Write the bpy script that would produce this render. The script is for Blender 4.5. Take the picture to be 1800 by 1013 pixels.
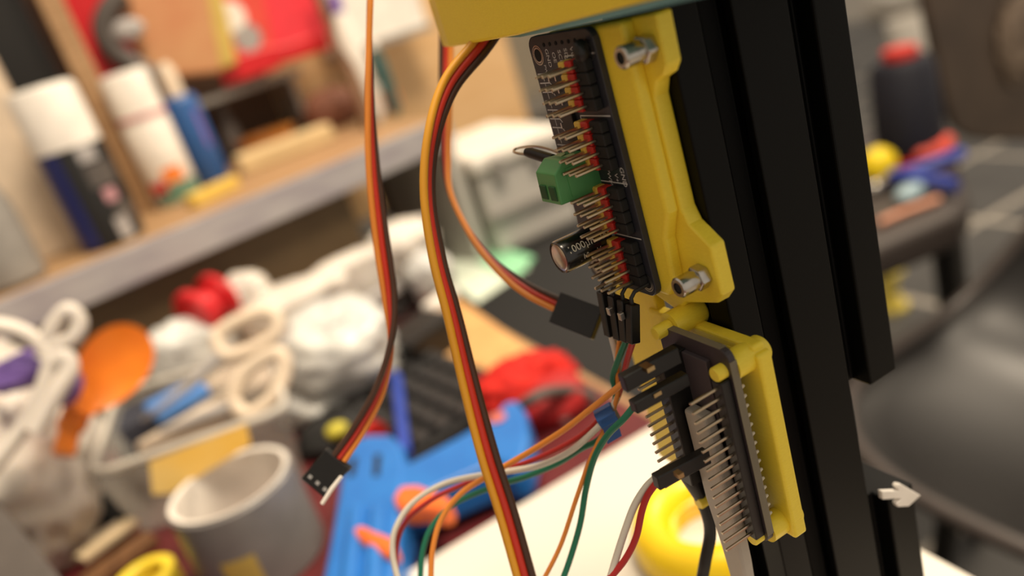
import bpy, math, random
from mathutils import Vector, Matrix, noise
random.seed(7)
# ------------------------------------------------------------------ clear
for o in list(bpy.data.objects): bpy.data.objects.remove(o)
scene = bpy.context.scene
COL = scene.collection
MM = 0.001                       # everything below is written in millimetres; z = 0 is the desk top

# ------------------------------------------------------------------ camera (28 mm phone lens, rolled, looking slightly down)
F = 1400.0; CX = 900.0; CY = 506.5
WX = Vector((0.8459, -0.4056, 0.3464)); WY = Vector((-0.4504, -0.1953, 0.8712)); WZ = Vector((-0.2858, -0.8929, -0.3479))
CAM = Vector((0, 0, 242.0))
def cam2world(c): return Vector((c.dot(WX), c.dot(WY), c.dot(WZ)))
RIGHT = cam2world(Vector((1, 0, 0))); DOWN = cam2world(Vector((0, 1, 0))); FWD = cam2world(Vector((0, 0, 1)))
def ray(u, v): return cam2world(Vector(((u - CX) / F, (v - CY) / F, 1.0)))
def P(u, v, d): return CAM + ray(u, v) * d
def hit(u, v, ax, val):
    r = ray(u, v); return CAM + r * ((val - CAM[ax]) / r[ax])
def hx(u, v, x): return hit(u, v, 0, x)
def hy(u, v, y): return hit(u, v, 1, y)
def hz(u, v, z): return hit(u, v, 2, z)
cd = bpy.data.cameras.new('camera'); cam = bpy.data.objects.new('camera', cd); COL.objects.link(cam)
cd.sensor_width = 36; cd.lens = 28.0; cd.clip_start = 0.01; cd.clip_end = 60
up = -DOWN; back = -FWD
cam.matrix_world = Matrix(((RIGHT.x, up.x, back.x, 0), (RIGHT.y, up.y, back.y, 0), (RIGHT.z, up.z, back.z, CAM.z * MM), (0, 0, 0, 1)))
cd.dof.use_dof = True; cd.dof.focus_distance = 0.168; cd.dof.aperture_fstop = 6.2
scene.camera = cam
# ------------------------------------------------------------------ world, lights, exposure
w = bpy.data.worlds.new('world'); scene.world = w; w.use_nodes = True
bg = w.node_tree.nodes['Background']; bg.inputs[0].default_value = (1.0, 0.88, 0.74, 1); bg.inputs[1].default_value = 0.46
def area(name, loc, target, size, power, color):
    l = bpy.data.lights.new(name, 'AREA'); l.energy = power; l.size = size; l.color = color
    o = bpy.data.objects.new(name, l); COL.objects.link(o); o.location = Vector(loc) * MM
    o.rotation_euler = (Vector(target) - Vector(loc)).to_track_quat('-Z', 'Y').to_euler(); return o
area('ceiling_lamp', (420, -60, 1700), (100, 450, 0), 0.6, 36, (1.0, 0.84, 0.64))
area('room_lamp', (1900, 900, 1750), (1500, 1000, -700), 0.6, 38, (1.0, 0.84, 0.64))
scene.view_settings.view_transform = 'Standard'; scene.view_settings.look = 'None'
scene.view_settings.gamma = 1.0; scene.view_settings.exposure = 0.25; scene.view_settings.use_curve_mapping = False

# ------------------------------------------------------------------ materials
def srgb(c):
    return tuple((x / 255 / 12.92) if x / 255 <= 0.04045 else ((x / 255 + 0.055) / 1.055) ** 2.4 for x in c)
MATS = {}
def mat(name, c, rough=0.5, metal=0.0, c2=None, scale=60.0, bump=0.0, alpha=1.0, trans=0.0, spec=0.5, sss=0.0, stretch=None, coat=0.0):
    m = bpy.data.materials.new(name); m.use_nodes = True; nt = m.node_tree; b = nt.nodes['Principled BSDF']
    a = srgb(c); bb = srgb(c2) if c2 else tuple(x * 0.86 for x in a)
    tc = nt.nodes.new('ShaderNodeTexCoord'); mp = nt.nodes.new('ShaderNodeMapping'); nz = nt.nodes.new('ShaderNodeTexNoise')
    nt.links.new(tc.outputs['Object'], mp.inputs['Vector']); nt.links.new(mp.outputs[0], nz.inputs['Vector'])
    if stretch: mp.inputs['Scale'].default_value = stretch
    nz.inputs['Scale'].default_value = scale; nz.inputs['Detail'].default_value = 4
    rp = nt.nodes.new('ShaderNodeValToRGB'); rp.color_ramp.elements[0].position = 0.35; rp.color_ramp.elements[1].position = 0.65
    rp.color_ramp.elements[0].color = (*bb, 1); rp.color_ramp.elements[1].color = (*a, 1)
    nt.links.new(nz.outputs['Fac'], rp.inputs[0]); nt.links.new(rp.outputs[0], b.inputs['Base Color'])
    b.inputs['Roughness'].default_value = rough; b.inputs['Metallic'].default_value = metal
    b.inputs['Specular IOR Level'].default_value = spec; b.inputs['Alpha'].default_value = alpha
    b.inputs['Transmission Weight'].default_value = trans; b.inputs['Coat Weight'].default_value = coat
    if sss: b.inputs['Subsurface Weight'].default_value = sss; b.inputs['Subsurface Radius'].default_value = (.002, .0015, .0005); b.inputs['Subsurface Scale'].default_value = 1.0
    if bump:
        bp = nt.nodes.new('ShaderNodeBump'); bp.inputs['Strength'].default_value = bump; bp.inputs['Distance'].default_value = 0.0006
        nt.links.new(nz.outputs['Fac'], bp.inputs['Height']); nt.links.new(bp.outputs[0], b.inputs['Normal'])
    MATS[name] = m; return m
YEL = mat('yellow_print', (246, 220, 64), .42, c2=(241, 214, 58), scale=900, bump=.12, stretch=(1, 1, 5), sss=.06)
TEAL = mat('teal_plastic', (112, 160, 165), .5)
ANO = mat('black_anodised', (10, 10, 9), .45, c2=(7, 7, 7), scale=2500, bump=.05, spec=.12)
STEEL = mat('steel', (200, 196, 188), .22, 1.0, c2=(180, 176, 170), scale=400)
PINM = mat('pin_metal', (205, 190, 165), .28, 1.0)
GOLDPIN = mat('pin_brass', (190, 165, 120), .3, 1.0)
PCB = mat('board_dark', (44, 46, 54), .42, c2=(36, 38, 46), scale=300, spec=.5)
PCBEDGE = mat('board_edge', (120, 112, 92), .6)
SILK = mat('silkscreen', (205, 205, 205), .6)
BLKP = mat('black_plastic', (15, 14, 13), .42, c2=(11, 10, 10), scale=500)
BLKM = mat('black_matte', (12, 11, 11), .7)
REDP = mat('red_plastic', (196, 40, 28), .45)
YELP = mat('header_yellow', (226, 190, 78), .45)
GRNP = mat('green_terminal', (76, 142, 82), .42, c2=(68, 132, 76))
HOLE = mat('dark_hole', (8, 8, 8), .9)
WARM = {'orange': mat('wire_orange', (226, 138, 52), .42), 'amber': mat('wire_amber', (214, 152, 38), .4, c2=(206, 144, 36)),
        'red': mat('wire_red', (190, 46, 30), .42), 'brown': mat('wire_brown', (66, 40, 26), .42), 'green': mat('wire_green', (22, 112, 84), .42),
        'white': mat('wire_white', (214, 208, 194), .45), 'crimson': mat('wire_crimson', (176, 36, 34), .42), 'black': mat('wire_black', (20, 19, 18), .5)}
BLUET = mat('blue_tape', (34, 84, 150), .45)
GREYP = mat('grey_plastic', (172, 164, 152), .5)
CAPS = mat('cap_sleeve', (16, 16, 17), .25, coat=.4)
CAPT = mat('cap_print', (206, 200, 180), .5)
ALU = mat('aluminium', (214, 210, 204), .3, 1.0)
TABLE = mat('maroon_laminate', (98, 36, 38), .4, c2=(88, 30, 34), scale=40)
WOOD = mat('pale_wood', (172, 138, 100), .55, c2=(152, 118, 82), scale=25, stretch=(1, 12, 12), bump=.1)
WOODD = mat('brown_wood', (120, 84, 52), .6, c2=(98, 66, 40), scale=25, stretch=(12, 1, 1))
WHITEB = mat('white_board', (216, 210, 199), .5, c2=(213, 206, 195), scale=10)
DARKS = mat('board_side', (52, 48, 46), .6)
FASC = mat('fascia_metal', (180, 176, 176), .34, .15, c2=(158, 152, 158), scale=14, stretch=(1, 8, 8))
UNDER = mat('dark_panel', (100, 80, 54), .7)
TILE = mat('floor_tile', (80, 78, 75), .55, c2=(69, 67, 65), scale=9)
GROUT = mat('grout', (176, 168, 156), .8)
WALL = mat('wall_paint', (202, 186, 160), .8)
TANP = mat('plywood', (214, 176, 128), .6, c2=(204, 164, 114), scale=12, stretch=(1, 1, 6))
BAGW = mat('white_bag', (222, 214, 203), .35, c2=(204, 196, 187), scale=30, sss=.15)
BAGC = mat('milky_bag', (214, 214, 208), .3, c2=(196, 196, 194), scale=30)
CLEAR = mat('clear_plastic', (226, 222, 212), .25, alpha=.24)
CLEARR = mat('clear_rim', (222, 216, 204), .3, alpha=.75)
BLUE = mat('gun_blue', (36, 116, 196), .38, c2=(30, 106, 186), scale=40)
ORNG = mat('orange_plastic', (238, 112, 44), .42)
ORNG2 = mat('orange_scoop', (242, 132, 24), .35, c2=(234, 120, 20))
RED = mat('red_cloth', (206, 44, 34), .75, c2=(176, 30, 26), scale=80, bump=.5, spec=.2)
REDPK = mat('red_pack', (206, 32, 38), .35, c2=(196, 26, 32))
PINK = mat('pink_pack', (236, 60, 72), .4)
CARD = mat('cardboard', (212, 164, 104), .7, c2=(200, 150, 92))
BROWNB = mat('brown_bag', (190, 124, 84), .5, c2=(200, 150, 104), scale=14)
OCHRE = mat('ochre_edge', (206, 178, 92), .5)
KEY = mat('key_black', (40, 38, 38), .5)
MINT = mat('mint_paper', (150, 216, 170), .6); MINTW = mat('mint_pale', (226, 238, 220), .6)
NAVY = mat('navy_thread', (16, 17, 34), .7, c2=(10, 11, 24), scale=300, stretch=(1, 1, 20), bump=.3)
DKGREY = mat('dark_grey', (84, 78, 74), .5)
SEATM = mat('seat_black', (27, 24, 23), .4, c2=(23, 21, 20), scale=200)
BROWNC = mat('brown_leather', (74, 60, 48), .5, c2=(58, 46, 36), scale=10, bump=.3)
CREAM = mat('cream_plastic', (224, 206, 182), .45)
WHITEP = mat('white_plastic', (240, 234, 224), .35)
BLUEC = mat('can_blue', (40, 88, 150), .4); DBLUE = mat('can_dark_blue', (28, 38, 100), .35); PURP = mat('purple_plastic', (120, 92, 168), .5)
LGREY = mat('light_grey', (190, 186, 178), .5, c2=(178, 174, 168), scale=8); MGREY = mat('mid_grey', (140, 136, 130), .55)
ORCAN = mat('orange_patch', (238, 130, 40), .5); GRCAN = mat('green_patch', (96, 132, 110), .5); GYCAN = mat('label_grey', (168, 164, 162), .4)

# ------------------------------------------------------------------ mesh builder
class MB:
    def __init__(s): s.v = []; s.f = []
    def add(s, vs, fs):
        n = len(s.v); s.v += [Vector(p) for p in vs]; s.f += [tuple(i + n for i in q) for q in fs]; return s
    def box(s, x0, x1, y0, y1, z0, z1):
        return s.add([(x0, y0, z0), (x1, y0, z0), (x1, y1, z0), (x0, y1, z0), (x0, y0, z1), (x1, y0, z1), (x1, y1, z1), (x0, y1, z1)],
                     [(0, 3, 2, 1), (4, 5, 6, 7), (0, 1, 5, 4), (1, 2, 6, 5), (2, 3, 7, 6), (3, 0, 4, 7)])
    def obox(s, c, ax, ay, az, hx_, hy_, hz_):
        c = Vector(c); vs = []
        for k in (-1, 1):
            for (i, j) in ((-1, -1), (1, -1), (1, 1), (-1, 1)): vs.append(c + ax * (i * hx_) + ay * (j * hy_) + az * (k * hz_))
        return s.add(vs, [(0, 3, 2, 1), (4, 5, 6, 7), (0, 1, 5, 4), (1, 2, 6, 5), (2, 3, 7, 6), (3, 0, 4, 7)])
    def prism(s, poly, ext):                       # poly: list of 3D points (planar), extruded by vector ext
        n = len(poly); e = Vector(ext); a = [Vector(p) for p in poly]
        nrm = Vector((0, 0, 0))
        for i in range(n): nrm += a[i].cross(a[(i + 1) % n])
        if nrm.dot(e) > 0: a = a[::-1]
        return s.add(a + [p + e for p in a], [tuple(range(n)), tuple(range(2 * n - 1, n - 1, -1))] + [(i, i + n, (i + 1) % n + n, (i + 1) % n) for i in range(n)])
    def tube(s, pts, r, n=8, caps=True):
        pts = [Vector(p) for p in pts]; m = len(pts); rr = r if isinstance(r, (list, tuple)) else [r] * m
        t0 = (pts[1] - pts[0]).normalized(); u = t0.orthogonal().normalized(); vs = []; prev = t0
        for i, p in enumerate(pts):
            t = (pts[min(i + 1, m - 1)] - pts[max(i - 1, 0)]).normalized()
            u = prev.rotation_difference(t) @ u; u = (u - t * u.dot(t)).normalized(); w_ = t.cross(u); prev = t
            for k in range(n):
                a = 2 * math.pi * k / n; vs.append(p + (u * math.cos(a) + w_ * math.sin(a)) * rr[i])
        fs = [(i * n + k, i * n + (k + 1) % n, (i + 1) * n + (k + 1) % n, (i + 1) * n + k) for i in range(m - 1) for k in range(n)]
        if caps: fs += [tuple(range(n - 1, -1, -1)), tuple(range((m - 1) * n, m * n))]
        return s.add(vs, fs)
    def lathe(s, prof, o, ax=(0, 0, 1), n=32, a0=0.0, a1=2 * math.pi, ref=None):
        o = Vector(o); ax = Vector(ax).normalized(); u = Vector(ref) if ref else ax.orthogonal()
        u = (u - ax * u.dot(ax)).normalized(); w_ = ax.cross(u)
        full = abs(a1 - a0 - 2 * math.pi) < 1e-6; cnt = n if full else n + 1; vs = []
        for (r, h) in prof:
            for k in range(cnt):
                a = a0 + (a1 - a0) * k / n; vs.append(o + ax * h + (u * math.cos(a) + w_ * math.sin(a)) * r)
        fs = []
        for i in range(len(prof) - 1):
            for k in range(n):
                k2 = (k + 1) % cnt; fs.append((i * cnt + k, i * cnt + k2, (i + 1) * cnt + k2, (i + 1) * cnt + k))
        if full:
            if prof[0][0] > 1e-4: fs.append(tuple(range(cnt - 1, -1, -1)))
            if prof[-1][0] > 1e-4: fs.append(tuple(range((len(prof) - 1) * cnt, len(prof) * cnt)))
        return s.add(vs, fs)
    def ring(s, prof, o, ax=(0, 0, 1), n=40):       # closed profile revolved
        return s.lathe_closed(prof, o, ax, n)
    def lathe_closed(s, prof, o, ax, n):
        o = Vector(o); ax = Vector(ax).normalized(); u = ax.orthogonal().normalized(); w_ = ax.cross(u); vs = []; m = len(prof)
        for (r, h) in prof:
            for k in range(n):
                a = 2 * math.pi * k / n; vs.append(o + ax * h + (u * math.cos(a) + w_ * math.sin(a)) * r)
        return s.add(vs, [(i * n + k, i * n + (k + 1) % n, ((i + 1) % m) * n + (k + 1) % n, ((i + 1) % m) * n + k) for i in range(m) for k in range(n)])
    def blob(s, c, rad, seed=0, amp=.25, freq=1.6, lat=28, lon=40, crease=True, flat=None, drop=False):
        c = Vector(c); off = Vector((seed * 7.3, seed * 3.1, seed * 5.7)); vs = []
        for i in range(lat + 1):
            th = math.pi * i / lat
            for k in range(lon):
                ph = 2 * math.pi * k / lon
                d = Vector((math.sin(th) * math.cos(ph), math.sin(th) * math.sin(ph), math.cos(th)))
                q = d * freq + off; h = noise.noise(q)
                if crease: h = h * .6 + (1 - 2 * abs(noise.noise(q * 2.1))) * .45 + (.5 - abs(noise.noise(q * 4.7))) * .22
                p = Vector((d.x * rad[0], d.y * rad[1], d.z * rad[2])) * (1 + amp * h) + c
                if drop and d.z < 0: p.z = c.z + (p.z - c.z) * (c.z - flat) / rad[2]
                if flat is not None and p.z < flat: p.z = flat
                vs.append(p)
        fs = [(i * lon + k, (i + 1) * lon + k, (i + 1) * lon + (k + 1) % lon, i * lon + (k + 1) % lon) for i in range(lat) for k in range(lon)]
        return s.add(vs, fs)
    def build(s, name, m, parent=None, base=None, smooth=None, bev=0.0, seg=2):
        if base is None: base = parent['_b'] if parent is not None else (0, 0, 0)
        b = Vector(base)
        me = bpy.data.meshes.new(name); me.from_pydata([(p - b) * MM for p in s.v], [], s.f); me.update()
        me.materials.append(m)
        if smooth is not None:
            me.polygons.foreach_set('use_smooth', [True] * len(me.polygons)); me.set_sharp_from_angle(angle=math.radians(smooth))
        o = bpy.data.objects.new(name, me); COL.objects.link(o)
        if parent is not None: o.parent = parent; o['_b'] = list(parent['_b'])
        else: o.location = b * MM; o['_b'] = list(b)
        if bev:
            md = o.modifiers.new('bevel', 'BEVEL'); md.width = bev * MM; md.segments = seg; md.limit_method = 'ANGLE'; md.angle_limit = math.radians(35)
        return o
def tag(o, label, cat, group=None):
    o['label'] = label; o['category'] = cat
    if group: o['group'] = group
    return o
def thing(name, label, cat, base, group=None):
    o = bpy.data.objects.new(name, None); COL.objects.link(o); o.empty_display_size = .01
    o.location = Vector(base) * MM; o['_b'] = list(base); return tag(o, label, cat, group)
def struct(o): o['kind'] = 'structure'; return o
def share(src, name, delta, parent):               # another object with the same mesh, moved by delta (mm)
    o = src.copy(); o.name = name; COL.objects.link(o); o.parent = parent; o.location = src.location + Vector(delta) * MM; return o
def smoothpath(pts, k=8):
    pts = [Vector(p) for p in pts]; q = [pts[0] * 2 - pts[1]] + pts + [pts[-1] * 2 - pts[-2]]; out = []
    for i in range(1, len(q) - 2):
        for j in range(k):
            t = j / k; a, b, c, d = q[i - 1], q[i], q[i + 1], q[i + 2]
            out.append(0.5 * ((2 * b) + (c - a) * t + (2 * a - 5 * b + 4 * c - d) * t * t + (3 * b - a - 3 * c + d) * t ** 3))
    out.append(q[-2]); return out
def interp(vals, k=8):
    return [v.x for v in smoothpath([Vector((a, 0, 0)) for a in vals], k)]
def rrect(x0, x1, y0, y1, r, n=5):
    out = []
    for (cx, cy, a) in ((x1 - r, y1 - r, 0), (x0 + r, y1 - r, 90), (x0 + r, y0 + r, 180), (x1 - r, y0 + r, 270)):
        for i in range(n + 1):
            t = math.radians(a + 90 * i / n); out.append((cx + r * math.cos(t), cy + r * math.sin(t)))
    return out
def text_geo(txt, size):
    cu = bpy.data.curves.new('t', 'FONT'); cu.body = txt; cu.size = size; cu.align_x = 'CENTER'; cu.align_y = 'CENTER'; cu.resolution_u = 3
    o = bpy.data.objects.new('t', cu); COL.objects.link(o); dg = bpy.context.evaluated_depsgraph_get(); dg.update()
    me = o.evaluated_get(dg).to_mesh(); vs = [tuple(v.co) for v in me.vertices]; fs = [tuple(p.vertices) for p in me.polygons]
    o.evaluated_get(dg).to_mesh_clear(); bpy.data.objects.remove(o); bpy.data.curves.remove(cu); return vs, fs
def text_on(mb, txt, size, fn, sx=1.0):
    vs, fs = text_geo(txt, size); mb.add([fn(x * sx, y) for x, y, z in vs], fs)

# ================================================================== SETTING
fb = struct(MB().box(-2600, 6400, -1500, 6600, -790, -752).build('floor', GROUT)); fb['_b'] = [0, 0, 0]
tproto = None
TX, TY, G = 480, 343, 26
for i in range(-1, 10):
    for j in range(-1, 15):
        x0 = 1030 - 960 + i * TX; y0 = 716 - 343 + j * TY
        if tproto is None:
            bx_, by_ = x0, y0
            tproto = MB().box(x0 + G / 2, x0 + TX - G / 2, y0 + G / 2, y0 + TY - G / 2, -753, -750).build('floor_tile', TILE, fb, bev=1.2, seg=1)
        else: share(tproto, 'floor_tile', (x0 - bx_, y0 - by_, 0), fb)
struct(MB().box(-2600, 6400, 6500, 6600, -750, 1900).build('wall_back', WALL))
struct(MB().box(-2600, -2500, -1500, 6500, -750, 1900).build('wall_left', WALL))

# ---- desk with maroon top and pale wood edge
desk = thing('desk', 'maroon topped desk with a pale wood edge along its right end', 'desk', (-300, 500, -750))
MB().box(-900, 190, -60, 1020, -28, 0).build('tabletop', TABLE, desk)
MB().box(190, 196, -60, 1020, -30, 0).build('edge_band', WOOD, desk, bev=1)
for (x, y) in ((-860, -20), (130, -20), (-860, 960), (130, 960)):
    MB().box(x, x + 50, y, y + 50, -750, -28).build('leg', DKGREY, desk)
# ---- riser shelf at the back of the desk
def sy(x): return 694 + .19 * x
AX = Vector((1, .19, 0)).normalized(); AY = Vector((-AX.y, AX.x, 0)); AZ = Vector((0, 0, 1))
def sl(a, b, z): return Vector((0, 694, 0)) + AX * a + AY * b + AZ * z     # shelf frame: a along the front edge, b to the back
shelf = thing('riser_shelf', 'pale wood riser shelf with a grey front edge at the back of the desk', 'shelf', sl(0, 100, 0))
def sbox(name, m, a0, a1, b0, b1, z0, z1, parent=None, bev=0):
    mb = MB(); mb.obox(sl((a0 + a1) / 2, (b0 + b1) / 2, (z0 + z1) / 2), AX, AY, AZ, (a1 - a0) / 2, (b1 - b0) / 2, (z1 - z0) / 2)
    return mb.build(name, m, parent, bev=bev)
sbox('shelf_board', WOOD, -520, 292, 4, 328, 118, 138, shelf)
sbox('front_edge', FASC, -520, 292, -2, 4, 110, 138.6, shelf, bev=1)
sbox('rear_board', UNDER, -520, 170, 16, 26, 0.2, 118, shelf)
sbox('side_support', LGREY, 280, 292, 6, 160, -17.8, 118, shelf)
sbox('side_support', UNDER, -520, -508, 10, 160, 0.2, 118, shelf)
hutch = thing('shelf_backing', 'plywood panel behind the shelf, tan at right and dark brown at left', 'panel', sl(100, 310, 0))
sbox('plywood_panel', TANP, 262, 640, 330, 342, 0.2, 520, hutch)
sbox('brown_panel', mat('brown_ply', (92, 68, 46), .65, c2=(78, 56, 38), scale=14, stretch=(1, 1, 6)), -520, 261, 330, 342, 0.2, 520, hutch)  # darker brown length of the panel behind the cans
post = MB().box(-8, 12, 866, 888, 138, 560).build('wood_post', WOOD, None, base=(2, 877, 138), bev=1); tag(post, 'upright pale wooden post behind the two white capped spray cans', 'post')
up_ = thing('upper_shelf', 'grey metal ledge holding the red packets at the back', 'shelf', sl(250, 250, 138))
sbox('ledge', MGREY, 110, 272, 246, 326, 212, 219, up_, bev=1)
sbox('bracket', MGREY, 114, 120, 270, 326, 138, 212, up_); sbox('bracket', MGREY, 262, 268, 270, 326, 138, 212, up_)
# ---- black cabinet beside the desk
cab = thing('side_cabinet', 'low black cabinet standing beyond the right end of the desk', 'cabinet', (360, 700, -750))
MB().prism([(206, 380, -750), (314, 380, -750), (314, 560, -750), (400, 560, -750), (400, 1000, -750), (206, 1000, -750)], (0, 0, 726)).build('body', BLKM, cab)
MB().prism([(202, 376, -24), (318, 376, -24), (318, 556, -24), (404, 556, -24), (404, 1004, -24), (202, 1004, -24)], (0, 0, 6)).build('top', BLKM, cab, bev=1.5)

# ================================================================== ROBOT COLUMN
board = thing('white_board', 'white topped flat board under the black column', 'board', (110, 200, 0))
MB().box(-60, 187, 40, 312, 0, 12.6).build('dark_core', DARKS, board)
MB().box(-60.4, 187.4, 39.6, 312.4, 12.6, 14).build('white_sheet', WHITEB, board, bev=.3)
col = thing('slotted_column', 'tall black slotted aluminium column carrying the yellow brackets', 'column', (106, 131, 14))
Y0 = 121.0; ZT = 345
prof = [(92, 121), (99.6, 121), (99.6, 123), (97.6, 125.4), (97.6, 127.4), (100.5, 129), (106.3, 129), (109.2, 127.4), (109.2, 125.4), (107.2, 123), (107.2, 121), (121, 121), (121, 141),
        (107, 141), (107, 139), (99.6, 139), (99.6, 141), (92, 141), (92, 134), (94, 134), (94.6, 136), (96.2, 136), (97, 133.6), (97, 128.8), (96, 126), (94.6, 126), (94, 127.5), (92, 127.5)]
def zprism(name, prof, z0, z1, m, parent=None, **k):
    mb = MB(); mb.prism([(x, y, z0) for x, y in prof], (0, 0, z1 - z0)); return mb.build(name, m, parent, **k)
zprism('extrusion', prof, 14, ZT, ANO, col, bev=.35, seg=2)
rp = [(121.2, 126.5), (127.6, 126.5), (127.6, 121.3), (136.6, 121.3), (136.6, 141), (121.2, 141)]
r1 = zprism('rail_bar', rp, 131.5, ZT, ANO, bev=.5); tag(r1, 'upper length of black rail along the right side of the column', 'rail')
r2 = zprism('rail_bar', rp, 14, 97.5, ANO, bev=.5); tag(r2, 'lower length of black rail below the white arrow', 'rail')
# white arrow on the front of the lower rail
ap = [(1542, 860), (1573, 859), (1567, 853), (1570, 847), (1577, 848), (1611, 868), (1590, 887), (1571, 888), (1567, 882), (1577, 873), (1544, 875)]
ar = MB().prism([hy(u, v, 120.9) for u, v in ap], (0, -1.3, 0)).build('arrow_marker', WHITEP, bev=.25)
tag(ar, 'small white arrow pointing right at the top of the lower rail', 'arrow')
# glinting scratches (tiny chips) on the column
# ---- yellow head plate (top bar)
head = thing('head_plate', 'thick yellow bar crossing the top of the picture', 'bar', (110, 140, 231))
def slab(poly, zlo, zhi):
    n = len(poly); mb = MB(); vs = [(x, y, zlo(y)) for x, y in poly] + [(x, y, zhi(y)) for x, y in poly]
    return mb.add(vs, [tuple(range(n)), tuple(range(2 * n - 1, n - 1, -1))] + [(i, i + n, (i + 1) % n + n, (i + 1) % n) for i in range(n)])
zb = lambda y: 231.15 + max(0, 152 - y) * .034
bar = [(78, 60), (78, 110), (78, 130), (78, 152), (78, 187), (80.5, 197), (87, 204), (150, 204), (150, 152), (150, 60)]
slab(bar, zb, lambda y: 243.4).build('bar_body', YEL, head, bev=.7, seg=3)
te = [(78.3, 60), (78.3, 110), (78.5, 130), (79, 152), (82, 166), (150, 166), (150, 143), (90.5, 143), (90.5, 117), (150, 117), (150, 60)]
slab(te, lambda y: zb(y) - .35 - min(.8, max(0, 160 - y) * .02), zb).build('teal_layer', TEAL, head)
# ---- servo driver bracket
br = thing('driver_bracket', 'yellow bracket bolted to the column behind the pin covered driver board', 'bracket', (90, 128, 167))
pl = [(118.4, 229.4), (118.6, 220.2), (120.2, 218.4), (122.8, 217.4), (124.2, 214.5), (123.8, 192), (122.6, 189), (117.4, 185), (117.1, 174.6), (119.2, 172.4), (129.5, 170), (133.4, 167), (144.5, 170.8), (157, 171.5), (157, 229.3)]
MB().prism([(88.2, y, z) for y, z in pl], (3.7, 0, 0)).build('mount_plate', YEL, br, bev=.55, seg=3)
rb = [(125.2, 229.4), (124.9, 216), (124.6, 192), (127.4, 186), (128, 176), (131.5, 172.2), (156.5, 172.6), (156.5, 229.3)]
MB().prism([(85.4, y, z) for y, z in rb], (3.2, 0, 0)).build('spine', YEL, br, bev=1.1, seg=4)
for (yy, zz, lab) in ((122.0, 223.8, 'upper'), (121.4, 178.3, 'lower')):
    b = thing('bolt', 'steel socket bolt with hex nut through the %s tab of the yellow bracket' % lab, 'bolt', (88, yy, zz), 'bracket bolts')
    ca = [(math.cos(math.radians(60 * i + 10)), math.sin(math.radians(60 * i + 10))) for i in range(6)]
    MB().prism([(85.8, yy + 2.75 * c, zz + 2.75 * s_) for c, s_ in ca], (2.4, 0, 0)).build('nut', STEEL, b, bev=.35)
    MB().lathe([(2.0, 0), (2.15, .3), (2.15, 4.1), (1.9, 4.4), (1.2, 4.4), (1.15, 2.6), (0, 2.6)], (85.9, yy, zz), (-1, 0, 0), 28).build('socket_head', STEEL, b, smooth=35)
    MB().prism([(81.75, yy + 1.2 * c, zz + 1.2 * s_) for c, s_ in ca], (1.4, 0, 0)).build('hex_socket', HOLE, b)
# ---- servo driver board
BX = 83.8
drv = thing('servo_driver_board', 'dark servo driver board with rows of header pins on the yellow bracket', 'circuit board', (85, 146, 172.5))
MB().prism([(BX, y, z) for y, z in rrect(132.8, 158.6, 172.4, 229.6, 2.6)], (1.6, 0, 0)).build('board', PCB, drv, bev=.15, seg=1)
def annul(mb, x, y, z, ri, ro, n=28):
    vs = []; 
    for k in range(n):
        a = 2 * math.pi * k / n; vs += [(x, y + ri * math.cos(a), z + ri * math.sin(a)), (x, y + ro * math.cos(a), z + ro * math.sin(a))]
    mb.add(vs, [(2 * k, 2 * k + 1, (2 * k + 3) % (2 * n), (2 * k + 2) % (2 * n)) for k in range(n)])
for (y, z) in ((155.4, 225.6), (135.6, 225.4), (135.4, 175.6), (155.2, 175.8)):
    mb = MB(); annul(mb, BX - .06, y, z, 1.9, 2.15); annul(mb, BX - .05, y, z, 1.35, 1.7); h = mb.build('hole_ring', ALU, drv)
    MB().lathe([(1.35, 0), (1.35, .1), (0, .1)], (BX - .02, y, z), (-1, 0, 0), 20).build('hole', HOLE, h)
MB().blob((BX - 1.2, 135.8, 225.6), (1.6, 1.5, 2.0), 3, .3, 2.5, 14, 18).build('screw_head', BLKP, drv, smooth=60)
for i in range(6):
    y = 151.8 - i * 2.5
    MB().lathe([(.42, 0), (.42, .1), (0, .1)], (BX - .02, y, 227.6), (-1, 0, 0), 12).build('pin_hole', HOLE, drv)
silk = MB()
def ton(y, z, rot=True):                                  # text running down the board, read from the left
    return (lambda a, b: Vector((BX - .07, y - b, z - a))) if rot else (lambda a, b: Vector((BX - .07, y - a, z + b)))
for i, t in enumerate(('GND', 'OE', 'SCL', 'SDA', 'VCC', 'V+')): text_on(silk, t, 1.75, ton(151.3 - i * 2.5, 224.8))
text_on(silk, 'PWM', 1.7, ton(139.4, 199.3)); text_on(silk, 'V+', 1.7, ton(136.8, 199.3)); text_on(silk, 'GND', 1.9, ton(134.3, 199.6))
for k, z in enumerate((222.8, 220.2, 217.6, 215.0)): text_on(silk, str(k), 1.3, ton(146.5, z))
def sline(y0, z0, y1, z1, w_=.13):
    d = Vector((0, y1 - y0, z1 - z0)).normalized(); n_ = Vector((0, -d.z, d.y)) * w_; a = Vector((BX - .06, y0, z0)); b = Vector((BX - .06, y1, z1))
    silk.add([a - n_, b - n_, b + n_, a + n_], [(0, 1, 2, 3)])
for zt in (223.2, 210.8, 196.6, 184.4):
    sline(144.6, zt + 1.6, 133.4, zt + 1.6); sline(144.6, zt + 1.6, 144.6, zt - 1.2)
for i in range(13):
    z = 221.6 - i * 2.0; sline(157.8, z, 153.4, z); sline(155.6, z, 155.6, z - 1.6, .1); sline(153.4, z, 152.6, z - .8)
text_on(silk, 'PWM-5', 1.2, ton(153.6, 221.6)); text_on(silk, 'V+', 1.5, ton(145.8, 197.6)); text_on(silk, '10', 1.3, ton(147.5, 212.5)); text_on(silk, '11', 1.3, ton(147.5, 208))
silk.build('lettering', SILK, drv)
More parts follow.
